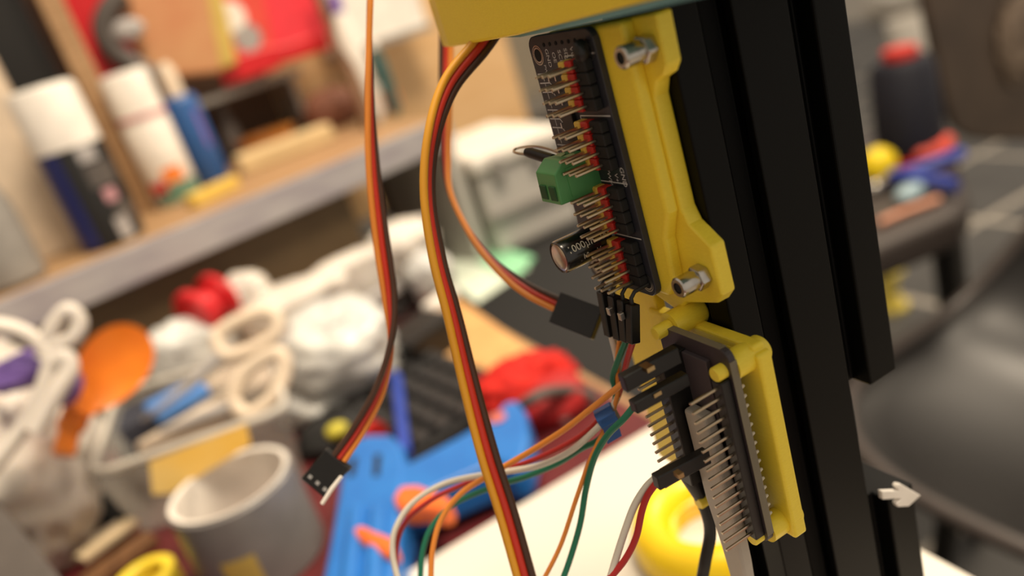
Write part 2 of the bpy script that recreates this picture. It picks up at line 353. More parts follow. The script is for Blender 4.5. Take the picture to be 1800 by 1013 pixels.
for i in range(9):                                        # little surface mount resistors between pads
    z = 220.6 - i * 2.6
    mb = MB().box(BX - .5, BX, 150.2, 152.6, z - .62, z + .62).build('resistor', BLKP, drv, bev=.08, seg=1)
    MB().box(BX - .52, BX, 149.7, 150.2, z - .62, z + .62).build('solder_end', ALU, mb); MB().box(BX - .52, BX, 152.6, 153.0, z - .62, z + .62).build('solder_end', ALU, mb)
MB().box(BX - 1.0, BX, 146.6, 151.0, 206.8, 213).build('chip', BLKP, drv, bev=.15)
PITCH = 2.62; pin0 = None
for gi, zt in enumerate((223.0, 210.6, 196.4, 184.2)):
    for (yc, hw, m, hgt) in ((142.9, 1.2, YELP, 2.5), (140.4, 1.25, REDP, 2.5), (136.9, 2.1, BLKM, 2.0)):
        mb = MB()
        for k in range(4):
            zc = zt - k * PITCH
            mb.prism([(BX, yc + a, zc + b) for a, b in ((-hw, -1.25), (-hw, -.6), (-hw, .6), (-hw, 1.25), (hw, 1.25), (hw, -1.25))], (-hgt, 0, 0))
        st = mb.build('header_strip', m, drv, bev=.25, seg=1)
        for k in range(4):
            zc = zt - k * PITCH; yp = yc + (0.9 if m is BLKM else 0); L = 7.4 + random.uniform(-.3, .3)
            if pin0 is None:
                pin0 = MB().prism([(BX - 2, yp - .32, zc - .32), (BX - 2, yp + .32, zc - .32), (BX - 2, yp + .32, zc + .32), (BX - 2, yp - .32, zc + .32)], (-6.6, 0, 0)).build('pin', PINM, st, bev=.14, seg=1)
                pb = (yp, zc)
            else: share(pin0, 'pin', (0, yp - pb[0], zc - pb[1]), st)
# black extra part of near column: low grey blocks in front of the black strips
# terminal block
tb = [(BX, 204.6), (76.5, 205.4), (73.6, 203.2), (73.2, 196.6), (BX, 196.2)]
TBY0, TBY1 = 139.9 + 4.0, 149.8
t_ = MB().prism([(x, 143.4, z) for x, z in tb], (0, 8.4, 0)).build('terminal_block', GRNP, drv, bev=.3)
for k, y in enumerate((145.6, 149.6)):
    MB().box(73.0, 73.5, y - 1.35, y + 1.35, 197.4, 200.6).build('wire_entry', mat('terminal_hole%d' % k, (30, 74, 36), .7), t_, bev=.4)
    MB().lathe([(1.5, 0), (1.5, .25), (0, .25)], (79, y, 204.95), (0.11 * -1, 0, 1), 18).build('clamp_screw', mat('screw_dull%d' % k, (150, 170, 120), .5), t_)
MB().box(76.2, BX, 143.2, 143.4, 197.4, 203.6).build('side_rib', GRNP, t_)
# capacitor
CAPY, CAPZ, CR = 147.0, 184.9, 3.75
cp = MB().lathe([(3.0, 0.2), (3.6, 0), (CR, .5), (CR, 11.6), (3.4, 12.2), (CR, 12.9), (CR, 13.3)], (71.0, CAPY, CAPZ), (1, 0, 0), 40).build('capacitor', CAPS, drv, smooth=40)
MB().lathe([(0, -.05), (2.7, -.12), (3.05, .1)], (71.0, CAPY, CAPZ), (1, 0, 0), 36).build('vent_top', ALU, cp, smooth=40)
capt = MB(); dirc = math.atan2(58, -150)
def capmap(da):
    def fn(a, b):
        th = dirc - da - b / CR                        # b up the sleeve
        return Vector((77.2 + a, CAPY + (CR + .05) * math.cos(th), CAPZ + (CR + .05) * math.sin(th)))
    return fn
text_on(capt, '1000µF 100', 2.3, capmap(.1), .98); text_on(capt, '10    V', 1.8, capmap(-.6), 1.0)
capt.build('lettering', CAPT, cp)
MB().lathe([(CR + .04, 0), (CR + .04, 12)], (71.6, CAPY, CAPZ), (1, 0, 0), 6, math.radians(200), math.radians(225), ref=(0, -1, 0)).build('minus_stripe', CAPT, cp)
# looped wire with black sleeve at the terminal
lw = thing('wire_loop', 'thin steel wire loop with a black sleeve above the green terminal', 'wire', (78, 152, 207))
lp = [P(u, v, d) for u, v, d in ((1000, 285, 176), (975, 266, 180), (940, 257, 184), (908, 261, 186), (905, 268, 184), (930, 272, 180), (960, 277, 176), (985, 286, 172))]
MB().tube(smoothpath(lp, 6), .32, 6).build('wire', PINM, lw, smooth=60)
MB().tube([P(924, 267, 180.5), P(934, 269, 179.6), P(972, 281, 174)], [.9, 1.25, 1.25], 14).build('sleeve', BLKP, lw, smooth=50)

# ================================================================== MICROCONTROLLER AND ITS BRACKET
mf = thing('controller_bracket', 'yellow open frame with round standoffs holding the small controller board', 'bracket', (90, 135, 110))
MB().box(89.2, 92, 143, 160, 116, 176).build('side_plate', YEL, mf, bev=.6, seg=3)
MB().box(88.4, 91.6, 111.5, 146, 158.2, 164.6).build('top_bar', YEL, mf, bev=.7, seg=3)
MB().box(88.2, 91.8, 110.2, 120.6, 117.6, 163).build('near_bar', YEL, mf, bev=.7, seg=3)
MB().box(88.6, 91.6, 112, 146, 117.6, 121.2).build('bottom_bar', YEL, mf, bev=.6, seg=3)
for (y, z) in ((114.0, 161.6), (131.4, 166), (114.2, 120.8), (131.5, 121)):
    sd = MB().lathe([(3.0, 0), (3.0, 8.2), (2.5, 8.8)], (84.1, y, z), (1, 0, 0), 28).build('standoff', YEL, mf, smooth=40)
    MB().lathe([(1.35, 0), (1.6, .3), (1.6, 4)], (80.0, y, z), (1, 0, 0), 18).build('peg', YEL, sd, smooth=40)
mc = thing('controller_board', 'small controller board with two rows of long pins in the lower yellow frame', 'circuit board', (83, 122, 119))
MB().prism([(82.4, y, z) for y, z in rrect(111.6, 133.6, 119.2, 166.4, 2.4)], (1.6, 0, 0)).build('board', mat('controller_pcb', (58, 50, 54), .45), mc, bev=.1, seg=1)
MB().box(82.35, 84.05, 111.45, 111.62, 121.6, 164).build('board_rim', PCBEDGE, mc); MB().box(82.35, 84.05, 113.6, 131.6, 166.38, 166.5).build('board_rim', PCBEDGE, mc)
MB().box(79.9, 82.4, 112.3, 115.2, 121.5, 160.2).build('header_strip', BLKP, mc, bev=.2, seg=1)
MB().box(75.8, 82.4, 125.0, 128.8, 131.5, 163.4).build('header_strip', BLKP, mc, bev=.2, seg=1)
MPI = 2.26; a0 = b0 = c0 = None
for k in range(17):
    z = 158.8 - k * MPI
    pr = lambda x0, x1, y: MB().prism([(x0, y - .3, z - .3), (x0, y + .3, z - .3), (x0, y + .3, z + .3), (x0, y - .3, z + .3)], (x1 - x0, 0, 0))
    if k == 0:
        a0 = pr(80, 73.0, 113.8).build('pin', PINM, mc, bev=.12, seg=1); b0 = pr(76, 70.2, 127.0).build('pin', PINM, mc, bev=.12, seg=1)
        c0 = MB().lathe([(.75, 0), (.55, .9), (.3, 1.9), (0, 2.0)], (84, 113.3, z), (1, 0, 0), 10).build('solder_joint', mat('solder', (224, 220, 210), .45, .3), mc, smooth=50)
    else:
        share(a0, 'pin', (0, 0, -k * MPI), mc); (k < 12) and share(b0, 'pin', (0, 0, -k * MPI), mc); share(c0, 'solder_joint', (0, 0, -k * MPI), mc)
MB().box(81.2, 82.4, 117.5, 127, 148, 163).build('radio_module', mat('module_dark', (70, 62, 66), .5), mc, bev=.2)
MB().box(81.4, 82.4, 118, 122, 150.5, 153).build('status_light', mat('led_red', (150, 58, 44), .5), mc, bev=.2)
# grey USB plug and cable hanging from it
ug = thing('usb_plug', 'light grey plug and cable hanging from the controller board', 'cable', (80, 122, 112))
gp = [(118.0, 151), (124.6, 151), (124.6, 128), (123.6, 119.5), (123.0, 112.5), (122.6, 104.4), (117.6, 104.4), (116.8, 112.5), (116.6, 119.5), (116.2, 128)]
MB().prism([(77.9, y, z) for y, z in gp], (3.2, 0, 0)).build('plug', GREYP, ug, bev=.8, seg=3)
MB().tube(smoothpath([(79.6, 120, 105), (79.6, 120, 98), (80.2, 119, 86), (82, 121, 60), (86, 118, 30), (83, 108, 17), (70, 100, 17)], 8), 1.9, 14).build('cord', GREYP, ug, smooth=60)
# black cable behind the plug
bc = thing('black_cable', 'black cable hanging down in front of the yellow roll', 'cable', (90, 140, 17))
MB().tube(smoothpath([P(1214, 842, 183), P(1228, 870, 185), P(1243, 905, 187), P(1248, 940, 189), P(1240, 985, 191), P(1232, 1030, 193), P(1215, 1120, 190)], 8), 1.45, 12).build('cord', WARM['black'], bc, smooth=60)
MB().tube([P(1206, 812, 182), P(1213, 838, 183), P(1230, 872, 185)], [2.3, 2.3, 1.6], 14).build('strain_relief', BLKP, bc, smooth=50)

# ---- dupont housings with their wires
def housing(name, label, c0, c1, w_, h_, parent=None, clip=True):
    a = Vector(c0); b = Vector(c1); ax = (b - a).normalized(); sd = ax.cross(Vector((0, 0, 1)))
    if sd.length < .2: sd = ax.cross(Vector((0, 1, 0)))
    sd.normalize(); upv = sd.cross(ax).normalized()
    mb = MB().obox((a + b) / 2, ax, sd, upv, (b - a).length / 2, w_ / 2, h_ / 2)
    o = mb.build(name, BLKP, parent, bev=.22, seg=1)
    return o, ax, sd, upv
def wire(parent, name, pts, r, m, k=8):
    return MB().tube(smoothpath(pts, k), r, 10).build(name, m, parent, smooth=60)
jw = thing('jumper_lead', 'orange jumper lead curling left from the upper controller plug', 'wire', hx(1085, 675, 66))
h, *_ = housing('plug_housing', '', hx(1190, 622, 76.4), hx(1094, 674, 63.5), 2.4, 3.5, jw)
MB().obox(hx(1137, 646, 68.6), Vector((1, 0, 0)), Vector((0, 1, 0)), Vector((0, 0, 1)), .9, 1.35, .45).build('crimp_clip', GOLDPIN, h)
wire(jw, 'wire', [P(1096, 672, 176), P(1075, 690, 177), P(1035, 722, 180), P(990, 757, 184), P(930, 795, 190), P(870, 830, 194), P(810, 868, 196), P(775, 915, 196), P(760, 970, 195), P(757, 1030, 194)], .72, WARM['orange'])
jg = thing('jumper_lead', 'green jumper lead dropping from the second controller plug', 'wire', hx(1105, 715, 66))
h, *_ = housing('plug_housing', '', hx(1206, 664, 76.4), hx(1112, 716, 63.5), 2.4, 2.7, jg)
MB().obox(hx(1149, 690, 68.6), Vector((1, 0, 0)), Vector((0, 1, 0)), Vector((0, 0, 1)), .9, 1.35, .4).build('crimp_clip', GOLDPIN, h)
wire(jg, 'wire', [P(1114, 715, 172), P(1095, 738, 173), P(1068, 765, 176), P(1045, 805, 180), P(1030, 860, 184), P(1020, 920, 186), P(1003, 980, 187), P(985, 1030, 187)], .76, WARM['green'])
jp = thing('jumper_pair', 'white and red leads leaving the lowest controller plug', 'wire', hx(1150, 842, 66))
h, *_ = housing('plug_housing', '', hx(1243, 800, 76.4), hx(1152, 848, 63.6), 2.4, 3.2, jp)
MB().obox(hx(1193, 834, 66.5), Vector((1, 0, 0)), Vector((0, 1, 0)), Vector((0, 0, 1)), .6, .9, .5).build('crimp_clip', GOLDPIN, h)
wire(jp, 'wire', [P(1152, 841, 174), P(1135, 858, 174), P(1115, 890, 175), P(1098, 935, 176), P(1082, 985, 177), P(1066, 1040, 177)], .84, WARM['white'])
wire(jp, 'wire', [P(1154, 849, 172), P(1138, 872, 173), P(1128, 900, 174), P(1118, 945, 175), P(1098, 985, 176), P(1066, 1025, 177), P(1050, 1060, 177)], .78, WARM['crimson'])
# I2C header at the foot of the driver board: bent pins into four black housings, wires below
ih = thing('jumper_ribbon', 'row of four black jumper plugs with coloured wires below the driver board', 'wire', (78, 150, 160))
cols = ('white', 'orange', 'green', 'crimson')
tops = ((1060, 512), (1079, 520), (1096, 527), (1112, 535)); bots = ((1074, 590), (1090, 596), (1102, 600), (1113, 603))
for k in range(4):
    a = P(tops[k][0], tops[k][1], 176 - k * 2.4); b = P(bots[k][0], bots[k][1], 178 - k * 2.4)
    hb = MB().obox((a + b) / 2, (b - a).normalized(), Vector((0, 1, 0)), (b - a).normalized().cross(Vector((0, 1, 0))).normalized(), (b - a).length / 2, 1.12, 1.2).build('plug_housing', BLKP, ih, bev=.2, seg=1)
    bpt = hx(tops[k][0] + 26, tops[k][1] - 24, BX)
    MB().tube([a + (a - b).normalized() * -.5, a + Vector((0, 0, 1.4)), a + Vector((1.2, 0, 2.4)), Vector((BX, a.y, a.z + 2.6))], .45, 8).build('bent_pin', BLKP, hb, smooth=50)
    if k in (1, 2):
        q = P(1072 + (k - 1) * 20, 547 + (k - 1) * 9, 174.6 - k * 2.4); MB().obox(q, Vector((1, 0, 0)), Vector((0, 1, 0)), Vector((0, 0, 1)), .55, .6, .85).build('crimp_clip', ALU, hb, bev=.15)
ends = ([P(1064, 735, 180), P(1040, 762, 182), P(1000, 795, 187), P(950, 818, 192), P(900, 828, 197), P(850, 835, 201), P(780, 851, 204), P(725, 885, 205), P(695, 930, 204), P(690, 975, 203), P(702, 1030, 202)],
        [P(1060, 760, 181), P(1035, 815, 183), P(1012, 880, 185), P(985, 960, 187), P(950, 1030, 188)],
        [P(1060, 765, 183), P(1020, 790, 187), P(980, 815, 192), P(925, 838, 198), P(870, 855, 202), P(800, 885, 204), P(760, 925, 204), P(743, 970, 203), P(738, 1030, 202)],
        [P(1056, 735, 184), P(1030, 760, 187), P(990, 785, 191), P(940, 808, 197), P(880, 828, 203), P(820, 850, 207), P(760, 878, 208), P(715, 915, 207), P(697, 960, 206), P(697, 1030, 204)])
mids = ([P(1086, 640, 182), P(1088, 690, 184)], [P(1084, 640, 180), P(1086, 690, 182), P(1072, 735, 181)], [P(1086, 635, 178), P(1077, 665, 182), P(1082, 700, 184)], [P(1102, 635, 176), P(1094, 670, 181), P(1082, 705, 184)])
for k in range(4):
    b = P(bots[k][0], bots[k][1] - 4, 178 - k * 2.4)
    wire(ih, 'wire', [b] + mids[k] + ends[k], (.76, .55, .74, .7)[k], WARM[cols[k]])
tp = MB(); c_ = P(1068, 733, 181.5); ax = (P(1050, 742, 182) - P(1084, 722, 181)).normalized()
tp.lathe([(2.6, -2.2), (2.75, -2.1), (2.75, 2.1), (2.6, 2.2)], c_, ax, 9)
tape = tp.build('wrap', BLUET, None, base=c_); tag(tape, 'blue tape wrapped around the jumper wires', 'tape')
fl = MB().obox(P(1074, 752, 180), ax, Vector((0, 0, 1)), ax.cross(Vector((0, 0, 1))).normalized(), 1.9, 3.2, .35).build('tape_flap', BLUET, tape)

# ---- servo ribbons
def ribbon(name, label, pts, ang, colors, r=.8, gap=1.42, group='servo leads'):
    W = [P(*p) for p in pts]; path = smoothpath(W, 10); an = interp(ang, 10)
    t = thing(name, label, 'cable', path[-1], group)
    for i, c in enumerate(colors):
        q = []
        for j, p in enumerate(path):
            tg = (path[min(j + 1, len(path) - 1)] - path[max(j - 1, 0)]).normalized()
            tx, ty = tg.dot(RIGHT), tg.dot(DOWN); l = math.hypot(tx, ty) or 1
            N = RIGHT * (ty / l) + DOWN * (-tx / l); a = math.radians(an[j])
            q.append(p + (N * math.cos(a) + FWD * math.sin(a)) * ((i - 1) * gap))
        MB().tube(q, r, 10).build('wire', WARM[c], t, smooth=60)
    return t, path
rA, pa = ribbon('servo_lead', 'leftmost hanging servo lead ending in a loose black plug',
            [(653, -60, 196), (649, 60, 196), (650, 180, 197), (656, 300, 198), (670, 420, 199), (684, 520, 200), (687, 600, 200), (668, 682, 200), (632, 752, 200), (596, 806, 200)],
            [105, 100, 80, 50, 20, -20, -80, -125, -150, -165], ('orange', 'red', 'brown'))
a, b = P(600, 800, 200), P(548, 862, 201); ax = (b - a).normalized(); sd = ax.cross(FWD).normalized(); fw = ax.cross(sd)
pg = MB().obox((a + b) / 2, ax, sd, fw, (b - a).length / 2 - 1, 3.9, 1.3).build('plug', BLKP, rA, bev=.3)
MB().tube([P(600, 838, 198), P(583, 860, 198), P(566, 886, 198)], [.5, .6, .5], 8).build('white_strip', WHITEP, pg, smooth=50)
for k in range(3): MB().obox((a + b) / 2 + ax * 3 + sd * (-2.4 + 2.4 * k) - fw * 1.25 * (1 if fw.dot(FWD) > 0 else -1), ax, sd, fw, .5, .5, .15).build('contact_slot', ALU, pg)
rB, _ = ribbon('servo_lead', 'longest servo lead running from under the yellow bar past the white board',
            [(880, 30, 186), (845, 80, 184), (790, 150, 182), (760, 240, 180), (752, 340, 180), (768, 450, 181), (797, 560, 183), (826, 680, 185), (858, 800, 186), (893, 910, 187), (935, 1060, 188)],
            [25, 25, 40, 60, 66, 58, 48, 36, 22, 14, 10], ('amber', 'red', 'brown'), r=.98, gap=1.75)
rC, pc = ribbon('servo_lead', 'short servo lead curving right into the foot of the driver board',
            [(785, 40, 222), (784, 120, 222), (783, 210, 220), (784, 280, 218), (792, 340, 215), (826, 410, 210), (870, 465, 205), (925, 508, 200), (985, 538, 196)],
            [160, 160, 140, 120, 95, 85, 65, 30, 15], ('orange', 'red', 'brown'), group='servo leads')
a, b = P(978, 541, 196), P(1052, 570, 190); ax = (b - a).normalized(); sd = ax.cross(FWD).normalized(); fw = ax.cross(sd)
MB().obox((a + b) / 2, ax, sd, fw, (b - a).length / 2, 4.0, 1.3).build('plug', BLKP, rC, bev=.3)
# ================================================================== SHELF CONTENTS
def can(label, px, r, ptop, capfrac, body, capm, capr=.96, stripes=(), shoulder=True, group='spray cans on the shelf', nozzle=False):
    b = hz(px[0], px[1], 138); h = hy(ptop[0], ptop[1], b.y).z - 138
    t = thing('spray_can', label, 'can', b, group); hc = h * (1 - capfrac)
    MB().lathe([(r * .93, 0), (r, 2), (r, hc - r * .35), (r * .9, hc - r * .12), (r * .78, hc)], b, n=36).build('body', body, t, smooth=40)
    if nozzle:
        MB().lathe([(r * .5, hc), (r * .5, h * .93), (r * .36, h * .97), (r * .3, h)], b, n=24).build('nozzle', capm, t, smooth=40)
    else:
        MB().lathe([(r * capr, hc - r * .25), (r * capr, h - r * .2), (r * capr * .93, h - r * .04), (r * capr * .8, h)], b, n=36).build('cap', capm, t, smooth=40)
    for (z0, z1, a0, a1, m) in stripes:                    # printed patches; angle 0 faces the camera
        d = (CAM - b); d.z = 0; R_ = r + .35
        MB().lathe([(R_, z0 * h), (R_, z1 * h)], b, n=16, a0=math.radians(a0), a1=math.radians(a1), ref=d).build('label_patch', m, t, smooth=60)
    return t
can('black spray can with a big white cap, front left on the shelf', (203, 425), 25.5, (95, 145), .33, BLKM, WHITEP, 1.03,
    ((.02, .62, -88, -24, DBLUE), (.52, .62, 6, 40, GYCAN), (.36, .50, 6, 60, DKGREY), (.26, .34, 18, 42, mat('pink_print', (190, 140, 146), .5)), (.12, .24, 24, 64, DKGREY), (.02, .16, 14, 40, GYCAN)))
can('white spray can with orange and green print, between the black and blue cans', (318, 354), 22.5, (206, 130), .32, WHITEP, WHITEP, .99,
    ((.66, .69, -80, 80, mat('pink_band', (206, 120, 130), .5)), (.17, .28, -14, 34, ORCAN), (.12, .2, -60, -14, REDPK), (.02, .16, -50, 70, GRCAN), (.05, .1, -60, -40, DBLUE)))
can('slim blue aerosol can with a pale nozzle next to the white can', (378, 321), 17.5, (300, 106), .27, BLUEC, CREAM, stripes=((.3, .6, 28, 44, PURP),), nozzle=True)
b_ = hz(60, 470, 138)
gb = thing('grey_bottle', 'smoky grey bottle at the far left of the shelf', 'bottle', hz(30, 500, 138))
o_ = hz(30, 500, 138); MB().lathe([(20, 0), (24, 4), (24, 60), (20, 78), (10, 92), (9, 104)], o_, n=28).build('body', MGREY, gb, smooth=40)
MB().lathe([(11, 100), (11, 116), (9, 118)], o_, n=20).build('cap', DKGREY, gb, smooth=40)
bx = hy(-20, 260, 800); tag(MB().box(bx.x - 60, hy(34, 200, 800).x, 790, 850, 138, hy(5, 80, 800).z).build('beige_box', CREAM, None, base=(bx.x, 820, 138), bev=3), 'tall beige carton at the left end of the shelf', 'box')
dk = hy(40, 60, 910); tag(MB().box(dk.x - 70, dk.x + 14, 900, 935, 138, 520).build('black_folder', BLKM, None, base=(dk.x, 917, 138), bev=4), 'tall black folder behind the white capped can', 'folder')
# red folder behind the post, brown bag with black handle, packets
p_ = hy(178, 60, 960)
tag(MB().box(p_.x - 40, p_.x + 30, 956, 968, 138, 470).build('red_folder', REDPK, None, base=(p_.x, 962, 138), bev=3), 'tall red folder standing behind the wooden post', 'folder')
bagt = thing('brown_bag', 'brown paper bag with an ochre edge and black handle behind the blue can', 'bag', hy(310, 120, 945))
pg_ = [hy(u, v, 950) for u, v in ((205, -60), (360, -90), (412, 115), (385, 128), (270, 140), (215, 40))]
MB().prism(pg_, (0, 26, 0)).build('bag_body', BROWNB, bagt, bev=4, seg=3)
MB().prism([hy(u, v, 948) for u, v in ((352, -80), (376, -80), (418, 112), (388, 122))], (0, 30, 0)).build('edge_strip', OCHRE, bagt, bev=3)
MB().tube(smoothpath([hy(u, v, 941) for u, v in ((215, -10), (190, 20), (182, 55), (200, 90), (240, 118), (285, 145), (300, 178))], 6), [11] * 37, 14).build('handle', DKGREY, bagt, smooth=60)
MB().blob(hy(225, 52, 936), (15, 5, 10), 5, .2).build('tag', GYCAN, bagt, smooth=60)
def pack(label, poly, y, m, lowm, thick=16):
    q = [hy(u, v, y) for u, v in poly]; t = thing('red_packet', label, 'packet', (q[2] + q[3]) / 2, 'red packets on the ledge')
    MB().prism(q, (0, thick, 0)).build('pouch', m, t, bev=4, seg=3)
    return t, q
L1 = hy(480, 140, 955)
t1, _ = pack('red packet with a white printed blob, left on the ledge', ((352, -60), (448, -80), (484, 92), (388, 122)), 965, mat('coral_pack', (226, 80, 66), .4), REDPK)
MB().prism([hy(u, v, 962) for u, v in ((382, 108), (482, 78), (494, 118), (396, 152))], (0, 18, 0)).build('lower_band', REDPK, t1, bev=2)
for (u, v, r, m) in ((405, 30, 17, WHITEP), (435, 66, 15, GYCAN)): MB().lathe([(r, 0), (r, .6), (0, .7)], hy(u, v, 964.4), (0, -1, 0), 24).build('print_spot', m, t1)
t2, _ = pack('bright pink red packet, right on the ledge', ((440, -70), (545, -90), (578, 62), (476, 92)), 970, PINK, REDPK)
MB().prism([hy(u, v, 967) for u, v in ((476, 84), (572, 56), (584, 84), (494, 112))], (0, 18, 0)).build('lower_band', REDPK, t2, bev=2)
rod = MB().tube([hy(548, -40, 940), hy(590, 60, 915), hy(655, 232, 870)], [7, 7.5, 8], 14).build('dark_rod', WOODD, None, base=hy(655, 232, 840), smooth=50)
tag(rod, 'dark brown wooden rod leaning against the ledge', 'rod')
def bottle(label, pb, pt, r, y, m, capm, g=None):
    b = hy(pb[0], pb[1], y); h = (hy(pt[0], pt[1], y) - b).length; t = thing('tube_bottle', label, 'bottle', (b.x, b.y, 138), g)
    MB().lathe([(r * .4, 0), (r, 10), (r, h * .8), (r * .6, h)], (b.x, b.y, 138), n=24).build('body', m, t, smooth=40)
    MB().lathe([(r * .55, h), (r * .55, h + 18), (r * .4, h + 22)], (b.x, b.y, 138), n=20).build('cap', capm, t, smooth=40)
bottle('white squeeze bottle with purple band near the dark rod', (655, 190), (575, 0), 13, 905, WHITEP, PURP)
bottle('dark teal tube standing right of the white squeeze bottle', (690, 180), (655, 60), 8, 900, mat('teal_dark', (40, 84, 84), .5), WHITEP)
jar = thing('orange_jar', 'small orange jar with white lid on the shelf right of the rod', 'jar', hz(686, 196, 138)); oj = hz(686, 196, 138)
MB().lathe([(14, 0), (16, 3), (16, 22), (13, 26)], oj, n=24).build('body', ORCAN, jar, smooth=40); MB().lathe([(14, 26), (14, 34), (13, 35)], oj, n=24).build('lid', WHITEP, jar, smooth=40)
# bowl, wood block, brown pouch, yellow block, white carton
ob = hz(478, 268, 138); bw = thing('orange_bowl', 'orange brown bowl behind the pale wood block', 'bowl', ob)
MB().lathe([(18, 0), (30, 8), (36, 24), (34, 24), (28, 9), (0, 4)], ob, n=32).build('shell', mat('amber_bowl', (206, 138, 62), .5), bw, smooth=50)
wb = MB(); c0 = hz(430, 308, 138); c1 = hz(592, 246, 138); dxy = (c1 - c0).normalized(); nn = Vector((-dxy.y, dxy.x, 0))
wb.obox((c0 + c1) / 2 + nn * 12 + Vector((0, 0, 10)), dxy, nn, AZ, (c1 - c0).length / 2, 12, 10)
tag(wb.build('wood_offcut', mat('pale_offcut', (216, 190, 142), .6), None, base=(c0 + c1) / 2, bev=3), 'long pale wood offcut lying on the shelf edge', 'wood')
tag(MB().blob(hz(610, 225, 138) + Vector((0, 40, 22)), (34, 24, 26), 11, .18, flat=138).build('brown_pouch', mat('brown_pouch_m', (124, 76, 54), .7, c2=(104, 60, 42)), None, base=hz(610, 225, 138) + Vector((0, 40, 0)), smooth=60), 'brown leather pouch at the foot of the dark rod', 'pouch')
yb = MB(); c0 = hz(345, 366, 138); c1 = hz(424, 328, 138); dxy = (c1 - c0).normalized(); nn = Vector((-dxy.y, dxy.x, 0))
yb.obox((c0 + c1) / 2 + nn * 6 + Vector((0, 0, 6)), dxy, nn, AZ, (c1 - c0).length / 2, 7, 6)
tag(yb.build('yellow_block', mat('pale_yellow', (226, 190, 84), .5), None, base=(c0 + c1) / 2, bev=2), 'small yellow block on the shelf edge below the blue can', 'block')
wc = sbox('white_carton', WHITEP, 335, 470, 262, 300, 220, 330); tag(wc, 'white carton on a bracket at the top of the plywood panel', 'carton')
wbk = sbox('carton_bracket', MGREY, 330, 475, 258, 303.5, 212, 220); tag(wbk, 'grey wall bracket under the white carton', 'bracket')
gcl = thing('dark_clamp', 'dark round clamp beside the blue aerosol can', 'clamp', hz(420, 300, 138)); ocl = hz(425, 285, 138)
MB().lathe([(10, 0), (12, 2), (12, 40), (8, 60), (8, 84)], ocl, n=20).build('body', DKGREY, gcl, smooth=40)

# ================================================================== RIGHT REAR (cabinet top)
cz = -18
gr = thing('grey_case', 'light grey plastic case with a white lid edge on the black cabinet', 'case', (380, 820, cz))
MB().box(294, 398, 742, 900, cz, 74).build('case_body', LGREY, gr, bev=8, seg=3)
MB().box(291, 402, 736, 904, 74, 92).build('lid', WHITEP, gr, bev=5, seg=3)
MB().box(294, 398, 735.5, 742, 20, 30).build('ridge', MGREY, gr, bev=2)
MB().box(310, 324, 733, 744, 62, 84).build('latch', MGREY, gr, bev=2); MB().box(356, 372, 733, 744, 62, 84).build('latch', MGREY, gr, bev=2)
def zq(poly, z, th, name, m, label, cat, bev=.5, base=None):
    q = [hz(u, v, z + th) for u, v in poly]; q = [Vector((p.x, p.y, z)) for p in q]
    c = sum(q, Vector()) / len(q); o = MB().prism(q, (0, 0, th)).build(name, m, None, base=c, bev=bev); return tag(o, label, cat)
ms = thing('paper_sheet', 'pale mint paper sheet lying on the black cabinet', 'paper', hz(860, 480, cz))
MB().prism([hz(u, v, cz + 1) for u, v in ((760, 470), (806, 432), (930, 470), (838, 532))], (0, 0, -.8)).build('pale_sheet', MINTW, ms)
MB().prism([hz(u, v, cz + 3) for u, v in ((800, 438), (836, 420), (938, 452), (902, 492))], (0, 0, -1.6)).build('green_sheet', MINT, ms)
sp = thing('round_speaker', 'small black speaker in the dark gap right of the shelf', 'speaker', (235, 800, 0))
sp_c = hz(735, 372, 0)
MB().box(sp_c.x - 34, sp_c.x + 34, sp_c.y - 10, sp_c.y + 40, 0, 66).build('cabinet', BLKM, sp, bev=6)
MB().lathe([(24, 0), (24, 1.5), (20, 3), (0, 5)], (sp_c.x, sp_c.y - 10, 34), (0, -1, 0), 28).build('cone', DKGREY, sp, smooth=50)
sp.location = Vector((sp_c.x, sp_c.y, 0)) * MM
for ch in sp.children: ch.location = (Vector((235, 800, 0)) - Vector((sp_c.x, sp_c.y, 0))) * MM

# ================================================================== DESK CLUTTER
def crum(name, label, cat, px, z, rad, seed, m, amp=.3, freq=1.7, flat=0.0, lat=30, lon=44, group=None, Y=None):
    c = hz(px[0], px[1], z) if Y is None else hy(px[0], px[1], Y); o = MB().blob(c, rad, seed, amp, freq, lat, lon, flat=flat, drop=Y is not None).build(name, m, None, base=(c.x, c.y, flat if flat is not None else c.z), smooth=75)
    return tag(o, label, cat, group)
crum('plastic_bag', 'milky crumpled plastic bag behind the loose servo plug', 'bag', (588, 600), 34, (40, 44, 26), 2, BAGC, .3, Y=556)
crum('plastic_bag', 'long white crumpled bag under the front of the shelf', 'bag', (515, 528), 26, (44, 26, 14), 4, BAGW, .26, Y=644)
crum('plastic_bag', 'small white crumpled bag beside the red spool', 'bag', (432, 510), 36, (17, 16, 13), 6, BAGW, .35, Y=660)
crum('plastic_bag', 'white bag end poking up below the middle of the shelf', 'bag', (610, 468), 30, (36, 14, 10), 8, BAGW, .25, Y=676)
crum('plastic_bag', 'whitish plastic wrap in front of the dark speaker', 'bag', (708, 430), 20, (30, 22, 20), 9, BAGW, .3, Y=680)
crum('plastic_bag', 'grey plastic wrap heap left of the mint paper', 'bag', (752, 474), 14, (18, 20, 14), 10, BAGC, .3, Y=640)
crum('plastic_bag', 'crumpled clear wrap with pink print beside the orange scoop', 'bag', (312, 612), 34, (26, 18, 18), 12, BAGC, .3, Y=636)
